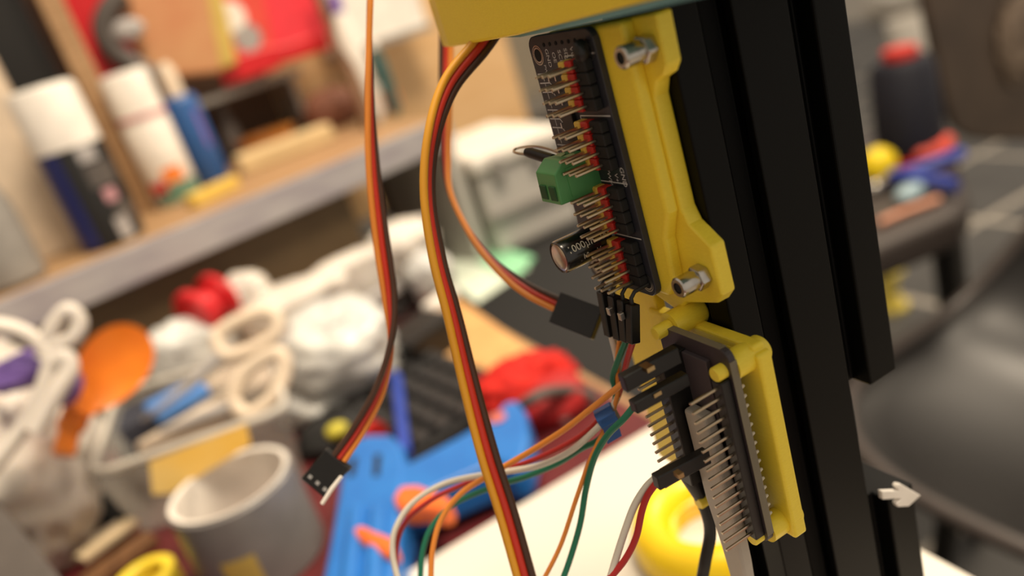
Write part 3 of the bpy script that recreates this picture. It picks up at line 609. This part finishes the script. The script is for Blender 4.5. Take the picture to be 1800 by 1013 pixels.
# red spool
crum('plastic_bag', 'dull grey bag heap under the red spool', 'bag', (368, 596), 20, (20, 11, 9), 24, BAGC, .22, Y=656)
rs = thing('red_spool', 'red spool lying behind the small white bag', 'spool', hy(368, 540, 650) - Vector((0, 0, 22))); c = hy(366, 540, 654)
axr = Vector((.8, .5, 0.1)).normalized()
MB().lathe([(0, -16), (20, -16), (22, -14), (22, -9), (14, -8), (14, 8), (22, 9), (22, 14), (20, 16), (0, 16)], c, axr, 32).build('reel', REDPK, rs, smooth=40)
# big tied white bag on the left with straps and purple pieces
tb_ = thing('tied_bag', 'big white tied plastic bag with purple print at the left edge', 'bag', hz(70, 800, 0))
MB().blob(hz(40, 768, 60), (42, 44, 60), 21, .34, 1.8, 36, 52, flat=1).build('bag_body', BAGW, tb_, smooth=75)
MB().blob(hz(14, 856, 60), (36, 34, 54), 22, .34, 1.8, 30, 44, flat=1).build('bag_fold', BAGW, tb_, smooth=75)
MB().tube(smoothpath([P(u, v, d) for u, v, d in ((75, 628, 430), (90, 580, 430), (118, 545, 432), (140, 565, 434), (128, 595, 432), (95, 610, 430), (80, 635, 428))], 8), 4.4, 12).build('knot_loop', BAGW, tb_, smooth=60)
MB().tube(smoothpath([P(u, v, d) for u, v, d in ((-20, 570, 420), (30, 580, 424), (70, 605, 428), (88, 640, 428), (60, 720, 424), (20, 780, 420), (-20, 830, 416))], 8), 4.5, 12).build('knot_strap', BAGW, tb_, smooth=60)
MB().tube(smoothpath([P(u, v, d) for u, v, d in ((90, 640, 428), (112, 625, 430), (122, 650, 430), (100, 690, 426), (60, 760, 420))], 8), 5, 12).build('knot_strap', BAGW, tb_, smooth=60)
MB().blob(P(46, 648, 442), (20, 12, 9), 31, .25).build('purple_print', PURP, tb_, smooth=70)
MB().blob(P(108, 672, 446), (10, 10, 12), 32, .25).build('purple_print', PURP, tb_, smooth=70)
pf = crum('purple_wrap', 'purple plastic wrap tucked under the shelf at the left', 'wrap', (95, 560), 84, (40, 24, 26), 33, mat('lilac', (150, 132, 176), .4), .25, flat=None)
# orange scoop: dished oval head with tapering neck
sc = thing('orange_scoop', 'orange oval plastic scoop standing beside the tied white bag', 'scoop', hz(150, 740, 0))
u_ = (P(232, 606, 470) - P(150, 718, 458)).normalized(); n_ = (CAM - P(190, 650, 464)).normalized(); n_ = (n_ - u_ * n_.dot(u_)).normalized(); s_v = u_.cross(n_)
c = P(195, 648, 466); vs = []; N1, N2 = 14, 36
for side in (0, 1):
    for i in range(N1 + 1):
        rr = i / N1
        for k in range(N2):
            a = 2 * math.pi * k / N2; x = math.cos(a) * rr; y = math.sin(a) * rr
            wdt = 18.5 * (1 + .18 * x); d = -5 * (1 - rr * rr) - (2.4 if side else 0) * (1 if rr < 1 else 0)
            vs.append(c + u_ * (x * 28) + s_v * (y * wdt) + n_ * d)
fs = []
for side in (0, 1):
    o0 = side * (N1 + 1) * N2
    for i in range(N1):
        for k in range(N2):
            q = (o0 + i * N2 + k, o0 + (i + 1) * N2 + k, o0 + (i + 1) * N2 + (k + 1) % N2, o0 + i * N2 + (k + 1) % N2)
            fs.append(q if side == 0 else q[::-1])
MB().add(vs, fs).build('scoop_head', ORNG2, sc, smooth=60)
MB().tube(smoothpath([c - u_ * 22, P(140, 715, 462), P(122, 760, 456), P(112, 800, 450)], 6), [9] * 6 + [8] * 6 + [6] * 7, 14).build('handle', ORNG2, sc, smooth=60)
# clear box with things in it
bxp = [Vector((p.x, p.y, 0)) for p in (hz(158, 838, 52), hz(505, 720, 52), hz(470, 618, 52), hz(205, 690, 52))]
clr = thing('clear_box', 'open clear plastic box holding blue and navy things', 'box', (bxp[0] + bxp[2]) / 2)
cen = sum(bxp, Vector()) / 4; inn = [cen + (p - cen) * .86 for p in bxp]
for i in range(4):
    j = (i + 1) % 4; a, b, a2, b2 = bxp[i], bxp[j], inn[i], inn[j]; zt = Vector((0, 0, 52)); th = (cen - (a + b) / 2).normalized() * 1.4
    MB().add([a2, b2, b2 + th, a2 + th, a + zt, b + zt, b + zt + th, a + zt + th], [(0, 3, 2, 1), (4, 5, 6, 7), (0, 1, 5, 4), (1, 2, 6, 5), (2, 3, 7, 6), (3, 0, 4, 7)]).build('wall', CLEAR, clr)
MB().prism(inn, (0, 0, 1.2)).build('bottom', CLEAR, clr)
rim = []
for i in range(4):
    a, b, p = bxp[i - 1], bxp[(i + 1) % 4], bxp[i]; rim += [p + (a - p).normalized() * 14, p + (a - p).normalized() * 4 + (b - p).normalized() * 4, p + (b - p).normalized() * 14]
rim = [p + Vector((0, 0, 52)) for p in rim]; MB().tube(rim + [rim[0]], 2.6, 10).build('rim', CLEARR, clr, smooth=60)
def blk(name, label, cat, px, z0, half, yaw, m, tilt=0, bev=3):
    c = hz(px[0], px[1], z0 + half[2]); R_ = Matrix.Rotation(math.radians(yaw), 3, 'Z') @ Matrix.Rotation(math.radians(tilt), 3, 'X')
    o = MB().obox(c, R_ @ Vector((1, 0, 0)), R_ @ Vector((0, 1, 0)), R_ @ Vector((0, 0, 1)), *half).build(name, m, None, base=(c.x, c.y, z0), bev=bev)
    return tag(o, label, cat)
blk('navy_case', 'dark navy case inside the clear box', 'case', (262, 742), 18, (28, 20, 13), 12, mat('navy_dull', (52, 54, 66), .6))
blk('blue_case', 'light blue plastic piece on the navy case in the clear box', 'case', (312, 704), 45, (19, 15, 5), 14, mat('sky_blue', (84, 140, 214), .5))
yc = thing('yellow_card', 'yellow printed card inside the front of the clear box', 'card', hz(350, 800, 2))
q = [P(u, v, 428) for u, v in ((262, 812), (432, 745), (440, 782), (300, 868), (268, 870))]; MB().prism(q, FWD * .8).build('card_face', mat('card_yellow', (226, 178, 76), .6, c2=(222, 196, 130), scale=18), yc)
blk('cream_tray', 'cream coloured tray leaning in the clear box', 'tray', (335, 752), 26, (34, 5, 9), 15, CREAM, 10)
# tape roll: white inside, grey outside
rc = Vector((-22, 405, 0)); tr = thing('paper_tube', 'short grey tube with a white inside standing on the desk', 'tube', rc)
MB().lathe_closed([(33, 1), (33, 49), (32, 50), (30.4, 50), (30, 49), (30, 1)], rc, (0, 0, 1), 56).build('tube_wall', mat('grey_tube', (132, 128, 126), .35), tr, smooth=40)
MB().lathe_closed([(29.9, 2), (29.9, 49.6), (31.6, 50.4), (31.6, 50.9), (29.2, 50.4), (29.2, 2)], rc, (0, 0, 1), 56).build('inner_lining', WHITEP, tr, smooth=40)
MB().lathe([(33.3, 8), (33.3, 26)], rc, n=10, a0=math.radians(-38), a1=math.radians(-8), ref=CAM - rc).build('label_patch', OCHRE, tr, smooth=60)
# cream scissors: two big finger loops and blades
sci = thing('cream_scissors', 'cream handled scissors lying on the clutter behind the clear box', 'scissors', hz(450, 640, 40))
def loop(uvd, r, k=6):
    p = smoothpath([P(*q) for q in uvd] + [P(*uvd[0])], k); return MB().tube(p, r, 12, caps=False)
loop(((378, 590, 520), (410, 568, 524), (460, 548, 528), (488, 560, 528), (482, 590, 524), (440, 615, 520), (395, 625, 516)), 4.6).build('finger_loop', CREAM, sci, smooth=60)
loop(((408, 705, 500), (425, 662, 504), (460, 632, 508), (492, 622, 510), (500, 655, 508), (480, 700, 502), (435, 730, 498)), 5.2).build('finger_loop', CREAM, sci, smooth=60)
MB().tube([P(392, 622, 516), P(330, 680, 506), P(250, 740, 494)], [4, 3.4, 1.5], 8).build('blade', GYCAN, sci, smooth=50)
MB().tube([P(412, 712, 499), P(350, 735, 494), P(280, 760, 488)], [4, 3.4, 1.5], 8).build('blade', GYCAN, sci, smooth=50)
crum('plastic_bag', 'beige crumpled bag under the cream scissors', 'bag', (455, 650), 20, (44, 40, 20), 14, mat('beige_bag', (222, 200, 176), .4, c2=(206, 184, 160)), .3)
crum('plastic_bag', 'clear crumpled wrap right of the cream scissors', 'bag', (556, 700), 12, (28, 24, 14), 15, BAGC, .3)
# dark grey slab, front left
q = [hz(u, v, 70) for u, v in ((-10, 872), (112, 1022), (130, 1300), (-420, 1300), (-420, 900))]
gs = thing('grey_slab', 'dark grey flat case corner at the lower left edge', 'case', (sum(q, Vector()) / 5) - Vector((0, 0, 70)))
MB().prism(q, (0, 0, -18)).build('lid', DKGREY, gs, bev=1.5); MB().prism([p - Vector((0, 0, 18)) for p in q], (0, 0, -52)).build('base', BLKM, gs)
# sticks, yellow ring
def stick(label, p0, p1, z0, z1, r, m, name='craft_stick'):
    a = hz(p0[0], p0[1], z0); b = hz(p1[0], p1[1], z1); d = (b - a).normalized(); s2 = d.cross(AZ).normalized(); u2 = s2.cross(d)
    tag(MB().obox((a + b) / 2, d, s2, u2, (b - a).length / 2, r, r * .4).build(name, m, None, base=((a.x + b.x) / 2, (a.y + b.y) / 2, 0), bev=.6), label, 'stick', 'craft sticks')
stick('cream craft stick nearest the dark grey case', (70, 1012), (215, 925), 4, 6, 6, CREAM)
stick('brown craft stick at the bottom edge', (150, 1030), (268, 945), 4, 4, 8, WOODD)
stick('white craft stick pointing up beside the tied bag', (70, 960), (135, 840), 14, 22, 7, WHITEP)
stick('pale craft stick lying under the clear box corner', (140, 985), (235, 915), 12, 10, 5, mat('pale_stick', (226, 204, 166), .6))
crum('black_pouch', 'black cloth pouch between the sticks and the clear box', 'pouch', (178, 890), 8, (28, 26, 12), 17, BLKM, .22)
rc2 = hz(250, 1012, 14); yr = thing('yellow_ring', 'small yellow tape ring at the bottom left edge', 'ring', (rc2.x, rc2.y, 0))
MB().lathe_closed([(17, 1), (17, 13), (16, 14), (11.5, 14), (10.5, 13), (10.5, 1)], (rc2.x, rc2.y, 0), (0, 0, 1), 36).build('ring_body', YEL, yr, smooth=40)
# black cable coil and black bits
cc = thing('cable_coil', 'coiled black cable on the desk behind the keypad', 'cable', hz(690, 545, 0)); o0 = hz(695, 548, 0)
pts = [o0 + Vector((math.cos(t * .42) * (34 + 5 * math.sin(t * .9)), math.sin(t * .42) * (30 + 4 * math.cos(t * 1.3)), 6 + t * .35 + 2 * math.sin(t))) for t in range(60)]
MB().tube(smoothpath(pts, 3), 3.2, 10).build('loops', WARM['black'], cc, smooth=60)
MB().tube(smoothpath([o0 + Vector((-40, 40, 8)), o0 + Vector((0, 20, 30)), o0 + Vector((44, 14, 28))], 6), 6.5, 12).build('end_plug', BLKP, cc, smooth=60)
blk('black_adapter', 'black power adapter beside the coiled cable', 'adapter', (740, 600), 0, (26, 20, 14), 20, BLKP)
blk('white_connector', 'pale grey connector lying on the coiled cable', 'connector', (660, 525), 24, (26, 7, 6), 20, GYCAN)
blk('white_connector', 'white bent plastic clip between cable coil and cardboard', 'clip', (775, 530), 12, (18, 7, 6), 30, WHITEP)
blk('grey_bar', 'grey metal bar sticking out under the shelf beside the bags', 'bar', (640, 470), 12, (60, 9, 7), 20, GYCAN)
zq(((740, 600), (800, 520), (960, 632), (905, 660), (840, 690), (770, 640)), 0, 2.2, 'cardboard_sheet', CARD, 'tan cardboard sheet at the right end of the desk', 'cardboard')
crum('red_pouch', 'red cloth pouch lying behind the glue gun handle', 'pouch', (922, 682), 12, (30, 22, 17), 18, RED, .34)
crum('red_pouch', 'darker red pouch end right of the glue gun handle', 'pouch', (965, 706), 8, (24, 20, 13), 19, mat('red_dark', (170, 26, 26), .7), .2)
st_ = [hz(u, v, z) for u, v, z in ((890, 735, 6), (925, 708, 26), (965, 690, 26), (1010, 688, 14), (1045, 700, 5))]
tag(MB().tube(smoothpath(st_, 6), 3.4, 10).build('dark_strap', DKGREY, None, base=(hz(950, 700, 0)), smooth=60), 'dark grey strap lying over the red pouch', 'strap')
gl = hz(988, 730, 5); tag(MB().blob(gl, (5, 5, 5), 40, .1, 1, 12, 16).build('glass_bead', WHITEP, None, base=(gl.x, gl.y, 0), smooth=60), 'tiny white bead on the bare maroon desk', 'bead')
# keypad
kp = thing('keypad', 'black keypad with rows of keys behind the blue glue gun', 'keypad', (112, 490, 0))
K0 = hz(722, 800, 6); ku = Vector((.985, .17, 0)); kv = Vector((-.17, .985, 0))
MB().obox(K0 + ku * 36 + kv * 62 - AZ * 3, ku, kv, AZ, 50, 70, 5).build('base', BLKM, kp, bev=2)
k0 = None
for i in range(6):
    for j in range(8):
        o = K0 + ku * (-6 + i * 16.5) + kv * (4 + j * 16.5)
        if k0 is None:
            ko = o; k0 = MB().add([o + ku * a + kv * b + AZ * h_ for a, b, h_ in ((-7, -7, 2), (7, -7, 2), (7, 7, 2), (-7, 7, 2), (-5, -5, 7), (5, -5, 7), (5, 5.5, 7), (-5, 5.5, 7))],
                                   [(0, 3, 2, 1), (4, 5, 6, 7), (0, 1, 5, 4), (1, 2, 6, 5), (2, 3, 7, 6), (3, 0, 4, 7)]).build('key', KEY, kp, bev=1)
        else: share(k0, 'key', o - ko, kp)
mk = MB().tube([hz(693, 655, 18), hz(697, 665, 18), hz(712, 800, 18)], [2, 4, 4], 14).build('blue_marker', mat('marker_blue', (44, 72, 170), .4), None, base=hz(700, 720, 0), smooth=40)
tag(mk, 'blue marker pen lying along the left side of the keypad', 'pen')
# small dark coloured bits left of the gun
crum('dark_clip', 'dark clip with a yellow spot beside the loose servo plug', 'clip', (590, 760), 6, (26, 22, 12), 44, BLKM, .25)
yd = hz(592, 757, 16); tag(MB().blob(yd, (7, 6, 5), 41, .15, 1, 14, 18).build('yellow_bead', mat('lime', (204, 192, 60), .5), None, base=(yd.x, yd.y, 10), smooth=60), 'small yellow bead on the dark clip', 'bead')
# ---- glue gun lying on its side
gg = thing('glue_gun', 'blue glue gun with orange trigger lying on the desk', 'glue gun', hz(650, 860, 0))
ZG = 30
bodyp = [(600, 800), (618, 772), (645, 760), (688, 760), (706, 778), (714, 806), (712, 870), (702, 930), (696, 1010), (690, 1080), (548, 1080), (566, 1000), (582, 920), (592, 860)]
handp = [(690, 806), (716, 812), (800, 768), (868, 728), (884, 706), (908, 700), (924, 722), (930, 766), (922, 800), (900, 818), (868, 812), (790, 846), (720, 878), (690, 884)]
MB().prism([hz(u, v, ZG) for u, v in bodyp], (0, 0, -26)).build('barrel', BLUE, gg, bev=5, seg=4)
MB().prism([hz(u, v, ZG - 1) for u, v in handp], (0, 0, -24)).build('handle', BLUE, gg, bev=4, seg=4)
for (a, b) in (((628, 900), (612, 1060)), ((666, 900), (655, 1060))):
    MB().tube([hz(a[0], a[1], ZG - 1), hz(b[0], b[1], ZG - 1)], 4.6, 12).build('barrel_rib', BLUE, gg, smooth=60)
MB().prism([hz(u, v, ZG + .3) for u, v in ((658, 800), (670, 798), (666, 836), (655, 838))], (0, 0, -.6)).build('vent_slot', BLKM, gg)
MB().prism([hz(u, v, ZG + .3) for u, v in ((616, 806), (628, 804), (622, 836), (610, 838))], (0, 0, -.6)).build('vent_slot', BLKM, gg)
MB().prism([hz(u, v, ZG + 3) for u, v in ((688, 874), (702, 852), (735, 850), (790, 872), (792, 888), (770, 896), (735, 890), (700, 894))], (0, 0, -12)).build('trigger', ORNG, gg, bev=3, seg=3)
MB().prism([hz(u, v, 24) for u, v in ((628, 962), (645, 948), (700, 972), (712, 992), (696, 1008), (655, 985))], (0, 0, 10)).build('nozzle_cover', ORNG, gg, bev=3, seg=3)
c = hz(874, 736, ZG - .8); MB().lathe([(5, 0), (5, 1), (3, 1.4), (0, 1.4)], c, (0, 0, 1), 20).build('rivet', mat('rivet_pink', (206, 110, 100), .5), gg, smooth=50)
MB().lathe([(8, 0), (8, 8), (5, 14), (0, 14)], hz(662, 764, 18), (-.3, 1, 0), 20).build('red_tip', REDP, gg, smooth=50)
# ---- yellow roll on the white board
yc_ = Vector((141, 225, 14)); ys = thing('yellow_roll', 'fat yellow tape roll standing flat on the white board', 'tape roll', yc_)
MB().lathe_closed([(31, 0), (33, 3), (33.5, 8), (32, 13), (28, 16.5), (24, 17), (20, 15.5), (17, 12), (16, 8), (16, 0)], yc_, (0, 0, 1), 64).build('roll', mat('tape_yellow', (248, 212, 20), .35, c2=(244, 204, 18), sss=.1), ys, smooth=60)
for k in range(4): MB().lathe_closed([(16.6, 9.6 - k * 2.3), (17.0, 9 - k * 2.3), (16.6, 8.4 - k * 2.3), (15.4, 9 - k * 2.3)], yc_, (0, 0, 1), 48).build('core_ridge', MATS['tape_yellow'], ys, smooth=60)

# ================================================================== CHAIRS AND FLOOR THINGS ON THE RIGHT
zs = -158
ch = thing('padded_chair', 'dark brown padded chair piled with thread and pliers', 'chair', (900, 760, -750))
MB().prism([hz(u, v, zs) for u, v in ((1440, 255), (1590, 208), (1640, 205), (1662, 226), (1688, 285), (1702, 330), (1700, 352), (1684, 372), (1640, 392), (1560, 426), (1440, 480))], (0, 0, -48)).build('seat', mat('seat_brown', (58, 50, 46), .5), ch, bev=14, seg=4)
bp_ = [hy(u, v, 800) for u, v in ((1612, -60), (1640, 80), (1664, 190), (1676, 228), (1700, 246), (1740, 252), (1900, 250), (1960, -60))]
MB().prism(bp_, (30, 36, 0)).build('backrest', BROWNC, ch, bev=12, seg=4)
MB().blob(hy(1792, 70, 796), (46, 9, 60), 51, .35, 2.6).build('pale_crumple', mat('crumple_tan', (120, 104, 88), .5, c2=(80, 66, 54)), ch, smooth=70)  # paler crumpled lump on the backrest
MB().tube([(1010, 830, zs - 30), (1060, 850, -140), (1090, 840, -90)], 14, 14).build('back_post', BLKP, ch, smooth=60)
for (x, y) in ((902, 690), (690, 700), (1080, 830), (760, 900)): MB().tube([(x, y, zs - 40), (x, y, -750)], [21, 18], 14).build('leg', BLKP, ch, smooth=60)
so = hz(1604, 283, zs); spo = thing('thread_cone', 'tall navy thread spool with red ends on the padded chair', 'spool', so)
H = hy(1577, 105, so.y).z - so.z
MB().lathe([(44, 0), (46, 4), (46, 12), (38, 16)], so, n=36).build('base_flange', REDP, spo, smooth=40)
MB().lathe([(41, 14), (45, 30), (45, H * .5), (42, H * .92), (34, H)], so, n=40).build('thread', NAVY, spo, smooth=50)
MB().lathe([(22, H), (24, H + 4), (22, H + 14), (14, H + 16)], so, n=28).build('top_flange', REDP, spo, smooth=40)
def plier(name, label, pts, r, m, cat):
    tag(MB().tube(smoothpath([hz(u, v, zs + 12 + dz) for u, v, dz in pts], 6), r, 12).build(name, m, None, base=hz(pts[0][0], pts[0][1], zs), smooth=60), label, cat)
pz = thing('blue_pliers', 'pliers with blue grips lying open in front of the thread spool', 'pliers', hz(1620, 300, zs))
for pts in (((1560, 318, 6), (1600, 303, 10), (1650, 285, 14), (1690, 270, 12)), ((1570, 308, 14), (1610, 312, 14), (1650, 320, 10), (1680, 326, 8))):
    MB().tube(smoothpath([hz(u, v, zs + 6 + dz) for u, v, dz in pts], 6), [9] * 19, 12).build('grip', mat('grip_blue%d' % pts[0][0], (44, 62, 150), .45), pz, smooth=60)
MB().tube(smoothpath([hz(u, v, zs + 10) for u, v in ((1530, 335), (1548, 325), (1572, 314))], 5), [6, 8, 9, 9, 9, 9, 9, 9, 9, 8, 7], 10).build('jaw', STEEL, pz, smooth=60)
yb_ = hz(1545, 290, zs + 29); tag(MB().blob(yb_, (24, 20, 24), 61, .12, 1, 18, 24).build('yellow_tool', mat('tool_yellow', (246, 214, 20), .4), None, base=(yb_.x, yb_.y, zs), smooth=60), 'round yellow tool peeking out beside the column on the padded chair', 'tool')
rb_ = hz(1640, 258, zs + 21); tag(MB().blob(rb_, (34, 20, 15), 62, .2, 1.2, 20, 28).build('red_clip', mat('coral_red', (226, 84, 66), .45), None, base=(rb_.x, rb_.y, zs), smooth=60), 'coral red plastic clip at the foot of the thread spool', 'clip')
cl_ = hz(1600, 338, zs + 10); tag(MB().blob(cl_, (22, 14, 10), 63, .2, 1.2, 20, 28).build('clear_clip', mat('pale_blue', (150, 176, 186), .3), None, base=(cl_.x, cl_.y, zs), smooth=60), 'pale blue clear clip under the blue pliers', 'clip')
plier('salmon_stick', 'salmon coloured stick along the front of the padded seat', ((1545, 392, -6), (1585, 374, -6), (1650, 350, -6)), 4.5, mat('salmon', (214, 150, 120), .5), 'stick')
# shell chair, nearer
shc = thing('shell_chair', 'black moulded plastic shell chair in the lower right', 'chair', (740, 410, -750))
def shell(rx, ry, c, n=3.2, dep=52, th=7):
    vs = []; R1, R2 = 16, 64
    for side in (0, 1):
        for i in range(R1 + 1):
            t = i / R1
            for k in range(R2):
                a = 2 * math.pi * k / R2; ca, sa = math.cos(a), math.sin(a)
                x = math.copysign(abs(ca) ** (2 / n), ca); y = math.copysign(abs(sa) ** (2 / n), sa)
                z = -dep * (1 - t ** 2.6); back = max(0, x) ** 3 * t ** 4 * 250
                g = 1 + (.03 if t > .99 else 0)
                vs.append(Vector(c) + Vector((x * rx * t * g, y * ry * t * g, z + back - (th if side else 0) - (4 if t > .99 else 0))))
    fs = []
    for side in (0, 1):
        o0 = side * (R1 + 1) * R2
        for i in range(R1):
            for k in range(R2):
                q = (o0 + i * R2 + k, o0 + (i + 1) * R2 + k, o0 + (i + 1) * R2 + (k + 1) % R2, o0 + i * R2 + (k + 1) % R2); fs.append(q if side == 0 else q[::-1])
    o1 = R1 * R2; o2 = (2 * R1 + 1) * R2
    fs += [(o1 + k, o2 + k, o2 + (k + 1) % R2, o1 + (k + 1) % R2) for k in range(R2)]
    return MB().add(vs, fs)
shell(230, 246, (735, 380, -300), 2.4).build('seat_shell', SEATM, shc, smooth=60)
rimp = []
for k in range(72):
    a = 2 * math.pi * k / 72; ca, sa = math.cos(a), math.sin(a); x = math.copysign(abs(ca) ** (2 / 2.4), ca); y = math.copysign(abs(sa) ** (2 / 2.4), sa)
    rimp.append(Vector((735 + x * 236, 380 + y * 252, -303 + max(0, x) ** 3 * 250)))
MB().tube(rimp + [rimp[0]], 9, 12, caps=False).build('rim', mat('rim_lit_tone', (78, 71, 68), .35), shc, smooth=60)  # rim coloured lighter than the black shell, painting in its lit edge
for (x, y) in ((-1, -1), (1, -1), (-1, 1), (1, 1)): MB().tube([(735 + x * 110, 380 + y * 110, -345), (735 + x * 160, 380 + y * 170, -750)], [14, 10], 14).build('leg', BLKP, shc, smooth=60)
# far floor things
def floorthing(px, ptop): return hz(px[0], px[1], -750)
fb_ = hz(1612, 150, -750); wt = hy(1612, 25, fb_.y).z
wb_ = thing('white_bin', 'tall white bin standing far back on the tiled floor', 'bin', fb_)
MB().lathe([(70, 0), (95, 20), (105, wt + 750), (97, wt + 750), (88, 24), (0, 20)], fb_, n=32).build('bin_body', WHITEP, wb_, smooth=50)
f2 = hz(1570, 22, -750); wr = thing('white_sack', 'white sack lying at the top behind the column', 'sack', f2)
MB().blob(f2 + Vector((0, 0, 120)), (170, 150, 130), 71, .2, flat=-750).build('sack_body', WHITEP, wr, smooth=70)
yf = hz(1566, 540, -750); yt = thing('yellow_post', 'yellow cord reel under the padded chair beside the column', 'reel', yf)
MB().lathe([(40, 0), (40, 10), (22, 14), (22, 90), (40, 94), (40, 104), (0, 104)], yf, n=28).build('reel_body', mat('reel_yellow', (226, 204, 90), .5), yt, smooth=40)

for o in bpy.data.objects:
    if '_b' in o: del o['_b']
